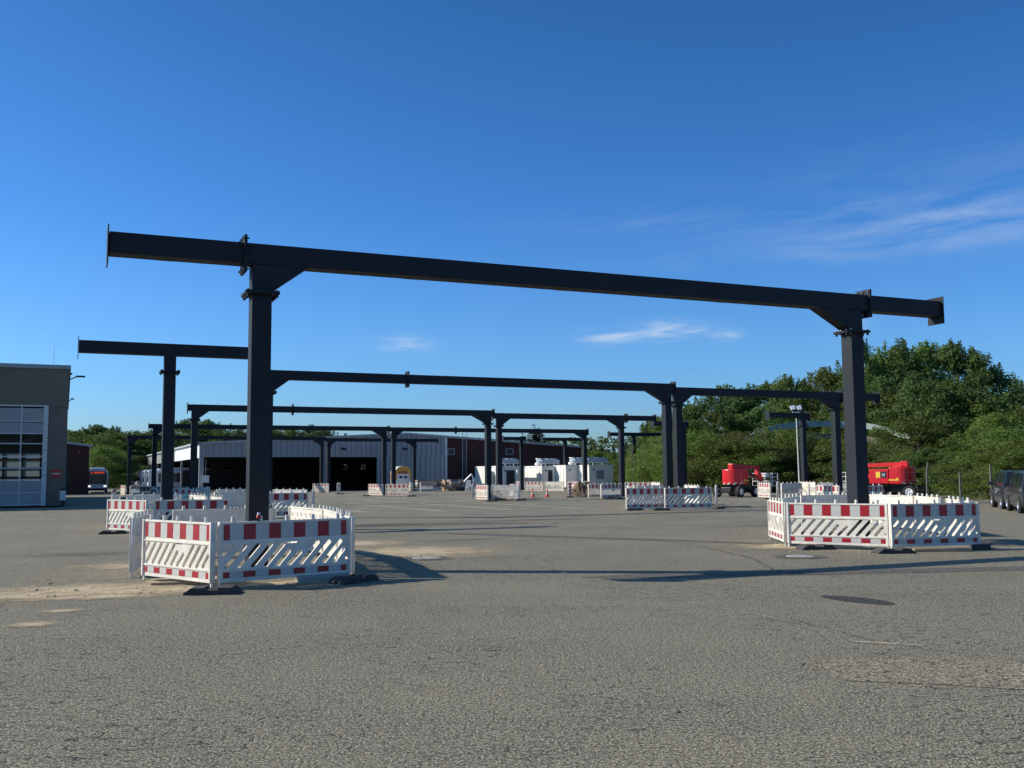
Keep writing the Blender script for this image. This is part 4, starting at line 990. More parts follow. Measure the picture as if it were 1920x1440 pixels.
# dim vehicle and people-sized clutter inside the right doorway
def small_car(loc, rz, label, paint, name='parked_car', L_=4.5, Wd=1.8, Hh=1.78, group='dark cars parked by the shrubs'):
    t = empty(name, loc, rz, label, 'car', group)
    # local x forward, y left; outline in side view
    h = Hh
    side = [(-L_/2, .45), (-L_/2 + .04, .95), (-L_/2 + .10, h * .62), (-L_/2 + .38, h * .97), (-.2, h), (.55, h * .965), (1.15, h * .66), (L_/2 - .35, h * .56), (L_/2 - .03, .72), (L_/2, .40), (L_/2 - .1, .26), (-L_/2 + .1, .26)]
    mb = MB(); n = len(side); rows = []
    for s_ in (-1, 1):
        for lvl in (0, 1):
            pass
    def yw(z, k): return (Wd / 2) * (1 - (.22 * max(0, (z - h * .58) / (h * .42))) - (.04 if z < .5 else 0)) - k
    vs = []
    for s_, k in ((-1, .0), (1, .0)):
        for x, z in side: vs.append((x, s_ * yw(z, k), z))
    fs = [tuple(range(n))[::-1], tuple(range(n, 2 * n))] + [(i, (i + 1) % n, n + (i + 1) % n, n + i) for i in range(n)]
    mb.add(vs, fs); mb.build('body', paint, t, bevel=.06, smooth=False)
    zb_, zt_ = h * .62, h * .93
    for s_ in (-1, 1):
        y0, y1 = yw(zb_, -.012) * s_, yw(zt_, -.012) * s_
        for xa, xb, ca, cb in ((-L_/2 + .35, -.85, .20, 0), (-.75, .15, 0, 0), (.25, 1.0, 0, -.38)):
            mb = MB(); mb.add([(xa, y0, zb_), (xb, y0, zb_), (xb + cb, y1, zt_), (xa + ca, y1, zt_)], [(0, 1, 2, 3)]); mb.build('side_window', M['glass'], t)
        mb = MB(); mb.box(.95, 1.15, s_ * (Wd / 2 - .02), s_ * (Wd / 2 + .2), zb_ - .02, zb_ + .15); m_ = mb.build('door_mirror', paint, t, bevel=.03)
        MB().box(-L_/2 - .012, -L_/2 + .16, s_ * (Wd / 2 - .24) - .09, s_ * (Wd / 2 - .24) + .09, .85, 1.15).build('tail_light', M['tail'], t)
        MB().box(L_/2 - .25, L_/2 - .01, s_ * (Wd / 2 - .28) - .14, s_ * (Wd / 2 - .28) + .14, .62, .78).build('headlight', M['white'], t)
        for x_ in (-L_/2 + .85, L_/2 - .88):
            tw = MB().lathe([(.20, -.11), (.32, -.115), (.335, -.09), (.335, .09), (.32, .115), (.20, .11)], 20, 0, Matrix.Translation((x_, s_ * (Wd/2 - .10), .335)) @ Matrix.Rotation(pi/2, 4, 'X')).build('wheel', M['tyre'], t)
            rm = MB(); Tm = Matrix.Translation((x_, s_ * (Wd/2 + .005), .335)) @ Matrix.Rotation(pi/2, 4, 'X')
            rm.lathe([(.205, -.02), (.185, .0), (.07, .0), (.05, .01), (0, .01)], 20, 0, Tm); rm.build('rim', M['chrome'], tw)
            MB().lathe([(.40, 0), (.36, 0)], 20, 0, Matrix.Translation((x_, s_ * (Wd/2 - .004), .335)) @ Matrix.Rotation(pi/2, 4, 'X')).build('wheel_arch', M['black'], t)
    mb = MB(); yb_ = yw(zb_, .08); yt_ = yw(zt_, .08); mb.add([(-L_/2 + .085, -yb_, zb_ + .03), (-L_/2 + .085, yb_, zb_ + .03), (-L_/2 + .33, yt_, zt_), (-L_/2 + .33, -yt_, zt_)], [(0, 3, 2, 1)]); mb.build('rear_window', M['glass'], t)
    mb = MB(); mb.add([(1.13, -yb_, zb_ + .07), (1.13, yb_, zb_ + .07), (.62, yt_, zt_), (.62, -yt_, zt_)], [(0, 1, 2, 3)]); mb.build('windscreen', M['glass'], t)
    MB().box(-L_/2 - .03, -L_/2 + .0, -.26, .26, .72, .83).build('number_plate', M['white'], t)
    MB().box(-L_/2 - .06, -L_/2 + .08, -Wd/2 + .1, Wd/2 - .1, .3, .55).build('bumper', M['black'], t, bevel=.03)
    return t
hd = atan2(.95, .30)
small_car(AT(1904, 47.5), hd, 'dark car at the right edge, farther of the two, tail towards camera', M['carpaint'])
small_car(AT(1938, 43.2), hd, 'nearer dark car cut off by the right edge of the picture', M['carpaint2'])

# ------------------------------------------------------------------ buses
def bus(loc, rz, label, L_=12.0, lit=False, group=None):
    t = empty('city_bus', loc, rz, label, 'bus', group)        # nose towards local -Y
    Wd, H = 2.55, 3.05
    prof = [(-Wd/2, .35), (Wd/2, .35), (Wd/2, 2.75), (Wd/2 - .12, 2.98), (Wd/2 - .4, H), (-Wd/2 + .4, H), (-Wd/2 + .12, 2.98), (-Wd/2, 2.75)]
    MB().prism(prof, 'y', 0, L_).build('body', M['busw'], t, bevel=.05)
    MB().box(-Wd/2 + .12, Wd/2 - .12, -.03, -.003, 1.15, 2.42).build('windscreen', M['glass'], t)
    MB().box(-Wd/2 + .2, Wd/2 - .2, -.035, -.003, 2.47, 2.80).build('destination_box', M['black'], t)
    if lit:
        mb = MB(); x = -.82; k = 0
        for wd in (.09, .11, 0, .10, .12, .10, .11, .12, .10, .09, .12, .11):
            if wd:
                mb.box(x, x + wd, -.042, -.038, 2.54, 2.73); 
            x += (wd or .10) + .035
        tag(mb.build('destination_lettering', M['led'], t), kind='stuff')
    for s_ in (-1, 1):
        MB().box(s_ * .95 - .16, s_ * .95 + .16, -.03, .0 - .003, .78, .95).build('headlight', M['lamp'] if lit else M['white'], t)
        MB().box(s_ * (Wd/2 + .03) - .05, s_ * (Wd/2 + .03) + .05, -.25, -.08, 1.9, 2.5).build('mirror', M['busw'], t)
        for k in range(6):
            y0 = .7 + k * 1.85; MB().box(s_ * (Wd/2 + .006) - .004, s_ * (Wd/2 + .006) + .004, y0, y0 + 1.7, 1.2, 2.55).build('side_window', M['glass'], t)
        for y0 in (2.5, L_ - 3.2):
            MB().lathe([(.25, -.13), (.48, -.14), (.48, .14), (.25, .13)], 16, 0, Matrix.Translation((s_ * (Wd/2 - .12), y0, .48)) @ Matrix.Rotation(pi/2, 4, 'Y')).build('wheel', M['tyre'], t)
    MB().box(-Wd/2 + .05, Wd/2 - .05, -.06, -.003, .28, .62).build('bumper', M['black'], t)
    MB().box(-.9, .9, 1.5, 5.0, H + .002, H + .28).build('roof_box', M['busw'], t, bevel=.06)
    MB().box(-.85, .85, 6.5, 9.5, H + .002, H + .24).build('roof_box', M['busw'], t, bevel=.06)
    return t
bus(AT(183.5, 131), .395, 'white city bus with lit red sign and headlamps facing the camera, far left', lit=True)
BUSL = enumerate(['nearest white bus parked sideways under the hall side bay', 'second white bus in the row under the hall side canopy', 'third white bus in the row under the hall side canopy', 'fourth white bus in the row under the hall side canopy', 'fifth white bus in the row under the hall side canopy', 'sixth white bus in the row under the hall side canopy', 'seventh white bus in the row under the hall side canopy', 'farthest white bus in the row under the hall side canopy'])
for i, lb in BUSL:
    n_ = 160 + i * 9.5; bus(W(hA - 3.2, n_), TH - pi/2, lb, group='white buses parked in the side bays of the hall')

# ------------------------------------------------------------------ construction wagon
def wagon():
    Y = 122; a = AT(756, Y, 900); w_ = (775 - 745) / FPX * Y; ht = HT(758, 874.5, Y)
    t = empty('site_wagon', a, TH * .55, 'orange and white site wagon with a barrel roof and double window', 'site wagon')
    hw = w_ / 2; hs_ = ht - .85; z0 = .75
    arc = [(hw * cos(pi * i / 12), hs_ + (ht - hs_) * sin(pi * i / 12)) for i in range(13)]
    L_ = 5.0
    MB().prism([(-hw, z0), (hw, z0), (hw, hs_ - .8)] + [(hw, hs_ - .79), (-hw, hs_ - .79), (-hw, hs_ - .8)], 'y', 0, L_).build('lower_body', M['container'], t)
    MB().prism([(hw, hs_ - .787)] + arc + [(-hw, hs_ - .787)], 'y', -.02, L_).build('upper_body', M['orange'], t)
    mb = MB()
    for i in range(12):
        (x0, z0_), (x1, z1_) = arc[i], arc[i + 1]; k = 1.035
        mb.add([(x0, -.12, z0_), (x1, -.12, z1_), (x1, L_ + .1, z1_), (x0, L_ + .1, z0_), (x0 * k, -.12, hs_ + (z0_ - hs_) * k + .03), (x1 * k, -.12, hs_ + (z1_ - hs_) * k + .03), (x1 * k, L_ + .1, hs_ + (z1_ - hs_) * k + .03), (x0 * k, L_ + .1, hs_ + (z0_ - hs_) * k + .03)],
               [(4, 5, 6, 7), (0, 1, 5, 4), (0, 3, 2, 1), (3, 7, 6, 2)])
    mb.build('barrel_roof', M['wagonroof'], t)
    MB().box(-hw + .22, hw - .22, -.05, -.022, z0 + .3, hs_ - .05).build('front_panel', M['container'], t)
    mb = MB()
    for i in range(7):
        x = -hw + .38 + i * (2 * hw - .76) / 7
        mb.box(x, x + .05, -.06, -.052, hs_ + .0, hs_ + .26); mb.box(x + .05, x + .16, -.06, -.052, hs_ + (.2 if i % 2 else .1), hs_ + (.26 if i % 2 else .16)); mb.box(x + .12, x + .17, -.06, -.052, hs_ + .0, hs_ + (.26 if i % 3 else .15))
    tag(mb.build('faded_lettering', M['pinkred'], t), kind='stuff')
    for s_ in (-.28, .28):
        f = MB().box(s_ - .26, s_ + .26, -.07, -.052, z0 + .75, hs_ - .22).build('window', M['white'], t); MB().box(s_ - .2, s_ + .2, -.08, -.072, z0 + .82, hs_ - .29).build('pane', M['glass'], f)
    for s_ in (-1, 1):
        for y0 in (1.0, 4.0): MB().lathe([(.1, -.1), (.38, -.1), (.38, .1), (.1, .1)], 14, 0, Matrix.Translation((s_ * (hw - .15), y0, .38)) @ Matrix.Rotation(pi/2, 4, 'Y')).build('wheel', M['tyre'], t)
wagon()

# ------------------------------------------------------------------ containers with cooling units
def container(xc, n_, x_right, L_, ytop, label, door=None, window=None):
    u0 = UonN(xc, n_, 890); u1 = UonN(x_right, n_, 890)
    p0 = UX * u0 + NY * n_; H = HT(xc, ytop, p0.y)
    o = W(u0, n_); t = empty('equipment_container', o, TH, label, 'container', 'cream equipment containers')
    wd = u1 - u0
    MB().box(0, wd, 0, L_, .25, H - .16).build('body', M['container'], t, bevel=.02)
    MB().box(-.05, wd + .05, -.05, L_ + .05, H - .158, H).build('roof_rim', M['container'], t)
    MB().box(.1, wd - .1, .1, L_ - .1, 0, .247).build('plinth', M['concrete'], t)
    for k in range(1, int(L_ / 1.5)):
        MB().box(-.015, -.002, k * 1.5 - .02, k * 1.5 + .02, .3, H - .2).build('wall_joint', M['trim'], t)
    if door:
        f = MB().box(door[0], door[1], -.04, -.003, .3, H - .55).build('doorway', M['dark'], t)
        if door[2]: MB().box(door[1] - .02, door[1] + .03, -.9, -.04, .3, H - .55).build('open_door', M['container'], t)
    if window:
        f = MB().box(window[0], window[1], -.04, -.003, window[2], window[3]).build('louvre_frame', M['trim'], t); MB().box(window[0] + .12, window[1] - .12, -.05, -.042, window[2] + .12, window[3] - .12).build('louvre', M['louvre'], f)
    MB().box(wd * .15, wd * .15 + .25, -.07, -.003, H - .75, H - .5).build('vent_grille', M['louvre'], t)
    MB().box(-.03, -.003, .5, .62, .3, H - .3).build('downpipe', M['trim'], t)
    return t, u0, wd, H
def cooler(x0, x1, n_, H, label, hood=True):
    u0 = UonN(x0, n_, 865); u1 = UonN(x1, n_, 865); o = W(u0, n_, H); L_ = u1 - u0
    t = empty('roof_cooler', o, TH, label, 'cooling unit', 'cooling units on the containers')
    MB().box(0, L_, 0, 1.6, .35, .80).build('fin_block', M['cooler'], t, bevel=.02)
    for k in range(3):
        x = L_ * (k + .5) / 3; MB().cyl((x, .8, .80), (x, .8, .98), .42 * min(1, L_ / 2.6), k=12).build('fan_cowl', M['fascia'] if k == 1 else M['cooler'], t)
    for x in (.1, L_ * .5, L_ - .1):
        for y in (.1, 1.5): MB().box(x - .04, x + .04, y - .04, y + .04, 0, .35).build('leg', M['fascia'], t)
    MB().box(0, L_, -.05, -.003, .25, .33).build('rail', M['fascia'], t)
    MB().cyl((0, .3, .55), (-.25, .3, .55), .14, k=8).build('pipe_elbow', M['cooler'], t)
def mushroom(x0, n_, H, label):
    o = W(UonN(x0, n_, 865), n_, H); t = empty('exhaust_cowl', o, 0, label, 'exhaust cowl', 'white exhaust cowls on the containers')
    MB().lathe([(0, .0), (.5, .0), (.55, .25), (.3, .42), (.3, .8), (.42, .85), (.42, .95), (0, .95)], 14).build('cowl', M['white'], t, smooth=True)
    for k in range(3): MB().box(.4 * cos(k * 2.1) - .03, .4 * cos(k * 2.1) + .03, .4 * sin(k * 2.1) - .03, .4 * sin(k * 2.1) + .03, -.02, .3).build('leg', M['cooler'], t)
    t.location.z += .1
t, u0, wd, H1 = container(938, 118.0, 984, 8.6, 873.5, 'leftmost cream container with a dark open doorway', door=(.85, 2.0, True))
t, u0, wd, H2 = container(1016, 117.5, 1060, 6.4, 873.5, 'second cream container from the left, its side partly in shadow', door=(.9, 1.5, False))
t, u0, wd, H3 = container(1061, 114.5, 1103, 5.0, 872, 'third cream container from the left, bright blank side')
t, u0, wd, H4 = container(1104.6, 111.5, 1150, 5.8, 871.5, 'rightmost cream container with a grey louvre window', window=(1.0, 2.15, 1.25, 2.4))
cooler(939, 973, 119.0, H1, 'cooling unit on the leftmost cream container')
cooler(1015, 1049, 118.5, H2, 'cooling unit on the second cream container')
cooler(1078, 1103, 115.5, H3, 'cooling unit on the third cream container')
cooler(1103, 1141, 112.5, H4, 'large cooling unit on the rightmost cream container')
mushroom(1010, 121.5, H2, 'left white exhaust cowl on the second cream container')
mushroom(1073, 117.5, H3, 'right white exhaust cowl on the third cream container')
o = W(UonN(895, 125, 900), 120.5); t = empty('storage_tank', o, 0, 'grey green upright tank beside the leftmost cream container', 'tank')
MB().lathe([(0, .2), (.62, .2), (.7, .4), (.7, 2.0), (.5, 2.35), (0, 2.45)], 18).build('vessel', M['green_conc'], t, smooth=True)
for k in range(3): MB().box(.5 * cos(k * 2.1) - .05, .5 * cos(k * 2.1) + .05, .5 * sin(k * 2.1) - .05, .5 * sin(k * 2.1) + .05, 0, .3).build('leg', M['iron'], t)

# site clutter below the ladder
def clutter():
    r = random.Random(12)
    a = AT(836, 124, 900); t = empty('cable_drum', a, .5, 'pale wooden cable drum in the clutter below the brick wall', 'cable drum')
    for s_ in (-.35, .35): MB().cyl((s_ - .03, 0, .7), (s_ + .03, 0, .7), .7, k=20).build('flange', M['wood'], t)
    MB().cyl((-.32, 0, .7), (.32, 0, .7), .4, k=16).build('core', M['black'], t)
    a = AT(853, 123, 900); t = empty('mesh_crate', a, TH, 'grey mesh crate on the clutter pile below the ladder', 'crate')
    MB().box(-.75, .75, -.5, .5, 0, .15).build('pallet', M['wood'], t)
    for s_ in (-.72, .72):
        for q in (-.47, .47): MB().box(s_ - .03, s_ + .03, q - .03, q + .03, .15, 1.45).build('corner_post', M['cooler'], t)
    for k in range(7): MB().box(-.75, .75, -.5, -.47, .25 + k * .18, .28 + k * .18).build('mesh_bar', M['cooler'], t)
    MB().box(-.62, .62, -.4, .4, .16, 1.2).build('tank_inside', M['louvre'], t)
    for k, (x, L_, rz, tl, lb) in enumerate([(826, 2.4, .3, .25, 'long plank leaning left in the clutter pile'), (843, 2.0, -.4, .4, 'short beam poking up beside the cable drum'), (866, 2.6, .9, .15, 'plank lying low right of the mesh crate')]):
        a = AT(x, 123.5, 900); mb = MB(); mb.box(-L_/2, L_/2, -.12, .12, .0, .08, 0, Matrix.Rotation(tl, 4, 'Y')); o = mb.build('timber_plank', M['wood'], loc=(a.x, a.y, a.z + .55), rotz=rz); tag(o, lb, 'plank')
    a = AT(871, 122, 900); t = empty('mini_excavator', a, 2.9, 'small dark excavator with raised pale arm right of the clutter', 'excavator')
    for s_ in (-.5, .5): MB().prism([(-.8, 0), (.8, 0), (.95, .2), (.8, .42), (-.8, .42), (-.95, .2)], 'y', s_ - .15, s_ + .15).build('track', M['black'], t)
    MB().box(-.7, .5, -.6, .6, .45, 1.15).build('upper_body', M['louvre'], t, bevel=.06)
    MB().cyl((.4, 0, .8), (-.9, 0, 2.0), .11, k=8).build('boom', M['cooler'], t); MB().cyl((-.9, 0, 2.0), (-1.2, 0, 1.4), .10, k=8).build('dipper', M['cooler'], t)
    MB().prism([(-1.35, 1.5), (-1.05, 1.5), (-.95, 1.1), (-1.25, .95)], 'y', -.22, .22).build('bucket', M['cooler'], t)
    for k in range(3):
        a = AT(877 + k * 2.2, 118, 905); 
        t = empty('folded_trestle', a, .4 * k, ['left', 'middle', 'right'][k] + ' one of the pale folded trestles beside the clutter', 'trestle', 'folded trestles beside the clutter')
        for s_ in (-.25, .25): MB().cyl((s_ * 1.2, -.1, 0), (s_ * .2, 0, 1.3), .035, k=6).build('leg', M['white'], t)
        MB().box(-.3, .3, -.03, .03, .45, .52).build('brace', M['white'], t)
    a = AT(803, 122, 905); t = empty('pallet_stack', a, TH, 'low stack of pale boards behind the small barrier panels', 'pallet stack')
    for k in range(4): MB().box(-1.6, 1.6, -.6, .6, .25 + k * .3, .45 + k * .3).build('board', M['wood'] if k % 2 else M['white'], t)
clutter()
mound('rubble_pile', 842, 917, 3.2, 1.2, 1.0, .4, M['soil'], 51, kind=None, label='dark pile of rubble and scrap below the roof ladder', cat='rubble pile')
mound('rubble_pile', 868, 917, 1.8, 1.0, .8, .4, M['rubber'], 57, kind=None, label='low black scrap heap right of the mesh crate', cat='rubble pile')
r = random.Random(77)
for k_, (x_, L_) in enumerate([(829, 1.6), (838, 2.2), (848, 1.3), (857, 2.0), (862, 1.5)]):
    a = AT(x_, 121.5, 900); mb = MB(); mb.cyl((-L_/2, 0, 0), (L_/2, 0, 0), .12, k=8, T=Matrix.Rotation(r.uniform(-.7, .7), 4, 'Y'))
    tag(mb.build('timber_log', M['wood'] if k_ % 2 else M['bark'], loc=(a.x, a.y, a.z + r.uniform(.5, .9)), rotz=r.uniform(-1, 1)), ['short bark brown log', 'long pale log', 'short dark log', 'long yellow log', 'stubby dark log'][k_] + ' thrown on the scrap pile below the ladder', 'log')

# ------------------------------------------------------------------ boom lifts
def lift(loc, rz, label, mirror=1, name='boom_lift', boxes=True, reach=1.0):
    """local x along the boom, nose of the boom towards +x"""
    t = empty(name, loc, rz, label, 'boom lift', 'red boom lifts'); s = mirror; t.scale = (.95, .95, .90)
    def X(x): return x if x < 1 else 1 + (x - 1) * reach
    def B(x0, x1, *r): return MB().box(min(s*x0, s*x1), max(s*x0, s*x1), *r)
    B(-1.5, 1.3, -.45, .45, .42, .82).build('chassis', M['black'], t, bevel=.04)
    B(-.6, .6, -.5, .5, .83, .98).build('turntable', M['black'], t)
    for x in (-1.1, 1.0):
        B(x - .12, x + .12, -1.0, 1.0, .38, .55).build('axle', M['black'], t)
        for y in (-1.02, 1.02):
            T = Matrix.Translation((s * x, y, .46)) @ Matrix.Rotation(pi/2, 4, 'X')
            w_ = MB().lathe([(.24, -.15), (.42, -.17), (.46, -.13), (.46, .13), (.42, .17), (.24, .15)], 22, 0, T).build('wheel', M['tyre'], t)
            MB().lathe([(.26, .155), (.22, .165), (.20, .10), (.09, .08), (.07, .17), (0, .17)], 18, 0, T).build('rim', M['white'], w_)
            MB().lathe([(.26, -.155), (.22, -.165), (.20, -.10), (.09, -.08), (.07, -.17), (0, -.17)], 18, 0, T).build('rim', M['white'], w_)
    # rounded counterweight hood
    prof = []
    for i in range(13):
        a = pi / 2 + pi * i / 12; prof.append((s * (-.25 + .92 * cos(a)), .92 * sin(a)))
    prof += [(s * .35, -.92), (s * .35, .92)]
    if s < 0: prof = prof[::-1]
    MB().prism(prof, 'z', 1.02, 2.28).build('engine_hood', M['red'], t, bevel=.07)
    mb = MB()
    for i in range(9):
        a = pi / 2 + pi * (i + 1.5) / 12; c_, s2 = cos(a), sin(a)
        if i % 2 == 0:
            p0 = Vector((s * (-.25 + .93 * c_), .93 * s2, 0)); a2 = a + pi / 14; p1 = Vector((s * (-.25 + .93 * cos(a2)), .93 * sin(a2), 0))
            mb.add([(p0.x, p0.y, 1.03), (p1.x, p1.y, 1.03), (p1.x + (p1.x-p0.x)*.8, p1.y + (p1.y-p0.y)*.8, 1.19), (p1.x, p1.y, 1.19)], [(0, 1, 2, 3)])
    mb.build('hazard_stripe', M['refw'], t)
    # yellow wordmark on the hood flanks
    for y, sg in ((-.925, 1), (.925, -1)):
        mb = MB(); x = -.32
        for wd, hh in ((.14, .20), (.07, .12), (.09, .12), (.07, .13), (.08, .12), (.09, .12)):
            mb.box(min(s*x, s*(x+wd)), max(s*x, s*(x+wd)), y - .004, y + .004, 1.28, 1.28 + hh); x += wd + .03
        tag(mb.build('yellow_lettering', M['yellow'], t), kind='stuff')
    # control side box with stickers
    if boxes: B(.36, 1.75, -.95, -.35, 1.05, 2.15).build('control_cabinet', M['red'], t, bevel=.05)
    if boxes: B(.36, 1.6, .35, .95, 1.05, 2.05).build('tank_cabinet', M['darkred'], t, bevel=.05)
    B(.2, 1.5, -.3, .3, .98, 1.6).build('slew_frame', M['black'], t, bevel=.04)
    if boxes: B(.95, 1.25, -.962, -.953, 1.5, 1.95).build('yellow_sticker', M['yellow'], t)
    if boxes: B(.50, .92, -.962, -.953, 1.5, 1.95).build('control_panel', M['black'], t)
    if boxes: MB().lathe([(.12, 0), (.12, .01), (.05, .01), (.05, 0)], 14, 0, Matrix.Translation((s * .71, -.965, 1.72)) @ Matrix.Rotation(pi/2, 4, 'X')).build('control_dial', M['cooler'], t)
    # folded booms
    def beam(name, p, q, w_, h_, m):
        p, q = Vector((s * X(p[0]), p[1], p[2])), Vector((s * X(q[0]), q[1], q[2])); d = q - p; L_ = d.length
        T = Matrix.Translation(p) @ d.to_track_quat('X', 'Z').to_matrix().to_4x4()
        return MB().box(0, L_, -w_/2, w_/2, -h_/2, h_/2, 0, T).build(name, m, t, bevel=.015)
    beam('upper_boom', (-.55, .05, 2.52), (3.5, .05, 2.42), .24, .30, M['red'])
    beam('lower_boom', (-.35, -.12, 2.36), (3.0, -.12, 1.55), .26, .26, M['red'])
    beam('middle_boom', (.3, .22, 2.05), (3.2, .22, 1.75), .22, .22, M['darkred'])
    beam('lift_cylinder', (.6, -.05, 2.0), (2.2, -.05, 1.62), .12, .12, M['chrome'])
    beam('boom_marking', (1.0, -.256, 2.04), (2.4, -.256, 1.70), .006, .13, M['black'])
    B(-.75, -.25, -.2, .25, 2.29, 2.74).build('boom_pivot', M['red'], t, bevel=.06)
    beam('jib_link', (3.45, .05, 2.5), (3.35, .05, 1.5), .3, .28, M['red'])
    beam('jib', (3.35, .05, 1.5), (4.1, .05, 1.25), .2, .22, M['darkred'])
    beam('platform_arm', (3.6, .05, 2.3), (4.15, .05, 1.4), .16, .2, M['red'])
    # basket
    B(X(4.15), X(4.15) + .85, -.95, .95, .80, .88).build('basket_floor', M['cooler'], t)
    mb = MB()
    for z in (1.25, 1.6, 1.92):
        for (p, q) in (((4.18, -.92, z), (4.97, -.92, z)), ((4.18, .92, z), (4.97, .92, z)), ((4.18, -.92, z), (4.18, .92, z)), ((4.97, -.92, z), (4.97, .92, z))):
            mb.cyl((s * (X(4.15) + p[0] - 4.15), p[1], p[2]), (s * (X(4.15) + q[0] - 4.15), q[1], q[2]), .025, k=6)
    mb.build('basket_rail', M['white'], t)
    for x in (4.18, 4.97):
        for y in (-.92, -.3, .3, .92): MB().cyl((s * (X(4.15) + x - 4.15), y, .88), (s * (X(4.15) + x - 4.15), y, 1.92), .025, k=6).build('basket_upright', M['white'], t)
    B(X(4.15) + .15, X(4.15) + .6, -.25, .25, 1.62, 1.95).build('basket_console', M['container'], t)
    return t
a = AT(1381, 75.0, 930); lift(a, .78, 'red boom lift on the left of the shrubs, yellow lettering, basket at right', boxes=False, reach=.9)
a = AT(1686, 68.0, 930); lift(a, -.70, 'red boom lift behind the nearest right post, yellow sticker, booms pointing left', mirror=-1, reach=.60)

# ------------------------------------------------------------------ light mast, fence, pale ramp
Y = 88.0; a = AT(1499, Y, 900); hm = HT(1497, 774, Y)
t = empty('floodlight_mast', a, 0, 'thin pale mast with two white floodlights before the trees', 'light mast')
MB().cyl((0, 0, 0), (-.1, 0, hm), .075, .05, k=8).build('mast', M['mast'], t)
MB().box(-.42, .26, -.05, .05, hm, hm + .10).build('crossbar', M['fascia'], t)
for s_ in (-.42, .14):
    T = Matrix.Translation((s_, -.1, hm + .45)) @ Matrix.Rotation(-.5, 4, 'X') @ Matrix.Rotation(-.25, 4, 'Y')
    MB().box(-.2, .2, -.05, .05, -.2, .2, 0, T).build('floodlight', M['flood'], t); MB().box(s_ - .03, s_ + .03, -.08, 0, hm + .1, hm + .3).build('yoke', M['black'], t)
t0 = None
for i, (x, Yp, yt, ln) in enumerate([(1737, 62, 868, .12), (1800, 58, 886, 0), (1858, 54, 872, 0)]):
    a = AT(x, Yp, 900); H = HT(x, yt, Yp)
    o = empty('fence_post', a, 0, ['leaning pale concrete fence post in the shrubs right of the right lift', 'short slim fence post in the shrubs, middle of the row', 'tall fence post directly left of the dark cars'][i], 'fence post', 'concrete fence posts in the shrubs')
    MB().box(-.045, .045, -.045, .045, 0, H * .8, 0, Matrix.Rotation(ln * .3, 4, 'Y')).build('shaft', M['postgrey'], o)
    MB().box(-.04, .04, -.04, .04, 0, H * .22, 0, Matrix.Translation((H * .8 * sin(ln * .3), 0, H * .8 * cos(ln * .3) - .01)) @ Matrix.Rotation(ln * 1.3 + .0, 4, 'Y')).build('cranked_tip', M['postgrey'], o)
p0, p1 = AT(1690, 64.5, 900), AT(1905, 50, 900)
t = empty('wire_fence', p0, 0, 'thin wire fence strung along the shrubs right of the right lift', 'fence')
for z in (.6, 1.2, 1.7): MB().cyl((0, 0, z), (p1.x - p0.x, p1.y - p0.y, z), .004, k=4).build('wire', M['wire'], t)
# pale curved ramp wall far behind the shrubs
def ramp_wall():
    Y = 101.0; pts = [(1395, 822), (1430, 804), (1465, 795), (1500, 790), (1540, 789), (1580, 790), (1620, 792), (1650, 797), (1682, 806), (1710, 815)]
    mb = MB(); vs = []; base = AT(1540, Y, 860)
    for i, (x, y) in enumerate(pts):
        Yk = Y + 5 * sin(pi * i / (len(pts) - 1)); p = AT(x, Yk, 860); z = HT(x, y, Yk)
        for (dy, dz) in ((0, 0), (0, -.62), (.4, -.62), (.4, 0)): vs.append((p.x - base.x, p.y - base.y + dy, z + dz))
    n = len(pts); fs = []
    for i in range(n - 1):
        for k in range(4): fs.append((4*i + k, 4*i + (k+1) % 4, 4*i + 4 + (k+1) % 4, 4*i + 4 + k))
    mb.add(vs, fs); t = empty('curved_ramp', base, 0, 'pale curved concrete ramp edge showing through the trees', 'ramp')
    mb.build('parapet_band', M['green_conc'], t)
    mb = MB(); vs2 = [(x, y + .5, z - 1.35) if (k % 4) in (0, 3) else (x, y + .5, z - 1.35) for k, (x, y, z) in enumerate(vs)]
    mb.add(vs2, fs); mb.build('deck_edge', M['concrete'], t)
    for x in (1440, 1520, 1600, 1660):
        p = AT(x, Y + 3, 860); MB().cyl((p.x - base.x, p.y - base.y + .3, 0), (p.x - base.x, p.y - base.y + .3, 5.4), .25, k=10).build('pier', M['concrete'], t)
ramp_wall()

